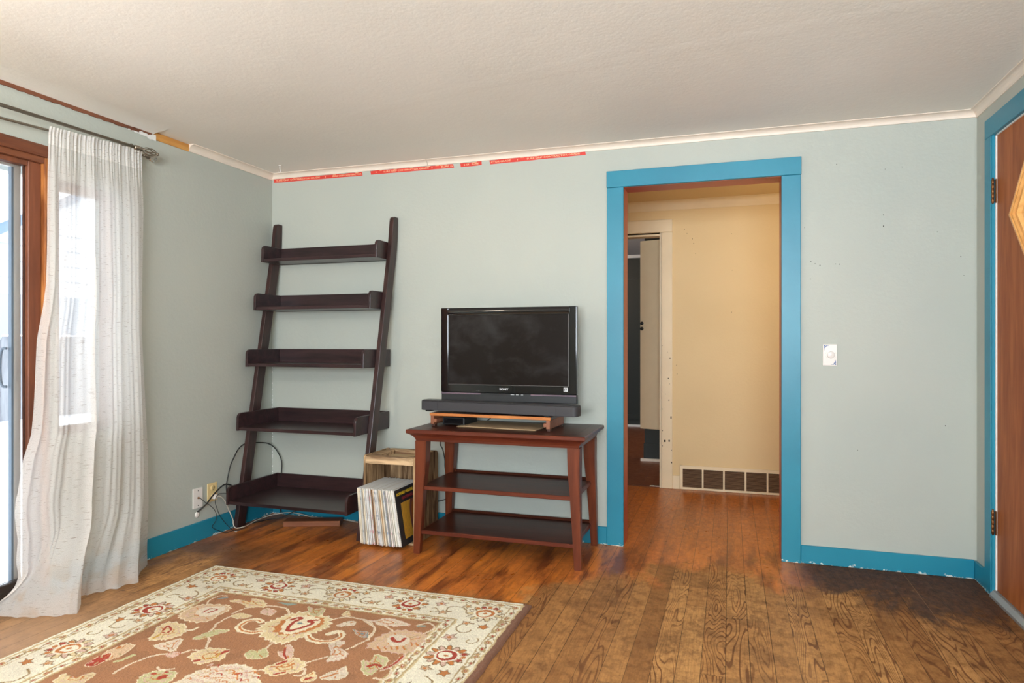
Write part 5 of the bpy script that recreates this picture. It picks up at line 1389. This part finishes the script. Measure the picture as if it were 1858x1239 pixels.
    for it in RUG:
        P = [(a/1000, b/1000) for a, b in it[1]]
        if it[0] == 's':
            w_ = it[3]/1000; Q = sm(P)
            stroke(Q, it[2], w_*1.0)
            if it[2] == 'c' and w_ < .012: stroke(Q, 'k', w_*.30)
        else:
            big = max(p[0] for p in P)-min(p[0] for p in P) > .09
            Q = sm(P, True, 4); Q = serrate(Q, .085 if big else .05)
            if it[3] != 'n': poly([(sum(q[0] for q in Q)/len(Q)+(q[0]-sum(z_[0] for z_ in Q)/len(Q))*1.07, sum(q[1] for q in Q)/len(Q)+(q[1]-sum(z_[1] for z_ in Q)/len(Q))*1.07) for q in Q], it[3])
            poly(Q, it[2])
            cx0 = sum(q[0] for q in Q)/len(Q); cy0 = sum(q[1] for q in Q)/len(Q)
            if it[3] != 'n':
                for k_ in range(0, len(P)):
                    p = P[k_]; w_ = ['k', 'G', 'o'][k_ % 3]
                    if k_ == 0 and big:
                        Z_ = [(cx0+(q[0]-cx0)*.70, cy0+(q[1]-cy0)*.70) for q in Q]; stroke(Z_+Z_[:1], 'k' if it[2] != 'k' else 'c', .004)
                        Z_ = [(cx0+(q[0]-cx0)*.38, cy0+(q[1]-cy0)*.38) for q in Q]; stroke(Z_+Z_[:1], 'o', .0045)
                    stroke([(cx0+(p[0]-cx0)*.45, cy0+(p[1]-cy0)*.45), (cx0+(p[0]-cx0)*.82, cy0+(p[1]-cy0)*.82)], w_, .0045)
    # mirror the half to the whole rug
    full = np.concatenate([img, img[::-1]], axis=0)
    full *= (1+.07*rs.randn(*full.shape[:2]))[..., None]
    full = np.clip(full, 0, 1)
    NY = 2*ny
    vx = RX0+np.arange(nx+1)*cx_; vy = RY0-np.arange(NY+1)*cy_
    VX, VY = np.meshgrid(vx, vy)
    ed = np.minimum.reduce([VX-RX0, RX1-VX, RY0-VY, VY-RY1])
    ft_ = rs.randn(NY+1, nx+1)
    VZ = .0125*np.sqrt(np.clip(ed/.008, .02, 1))+.0006*ft_*(ed > .001)
    VX = VX+.0014*np.sin(VY*34)*(np.abs(VX-XM) > .8); VY = VY+.0016*np.sin(VX*22)
    me = bpy.data.meshes.new('rug')
    nv = (nx+1)*(NY+1); me.vertices.add(nv)
    me.vertices.foreach_set('co', np.stack([VX-XM, VY+2.15, VZ], -1).ravel().astype(np.float32))
    nf = nx*NY; me.loops.add(4*nf); me.polygons.add(nf)
    I = (np.arange(NY)[:, None]*(nx+1)+np.arange(nx)[None, :]).ravel()
    me.loops.foreach_set('vertex_index', np.stack([I, I+nx+1, I+nx+2, I+1], -1).ravel().astype(np.int32))
    me.polygons.foreach_set('loop_start', (np.arange(nf)*4).astype(np.int32))
    try: me.polygons.foreach_set('loop_total', np.full(nf, 4, np.int32))
    except Exception: pass
    me.update(calc_edges=True)
    me.polygons.foreach_set('use_smooth', np.ones(nf, bool))
    at = me.color_attributes.new('pile', 'FLOAT_COLOR', 'POINT')
    pc = np.zeros((NY+1, nx+1, 4)); pc[..., 3] = 1
    pc[:-1, :-1, :3] = full; pc[-1, :-1, :3] = full[-1]; pc[:, -1] = pc[:, -2]; pc[..., 3] = 1
    at.data.foreach_set('color', pc.ravel().astype(np.float32))
    me.materials.append(MT['rug'])
    o = bpy.data.objects.new('area_rug', me); COL.objects.link(o); o.location = (XM, -2.15, 0)
    tag(o, 'brown wool rug with a cream floral border lying on the board floor', 'rug')
build_rug()
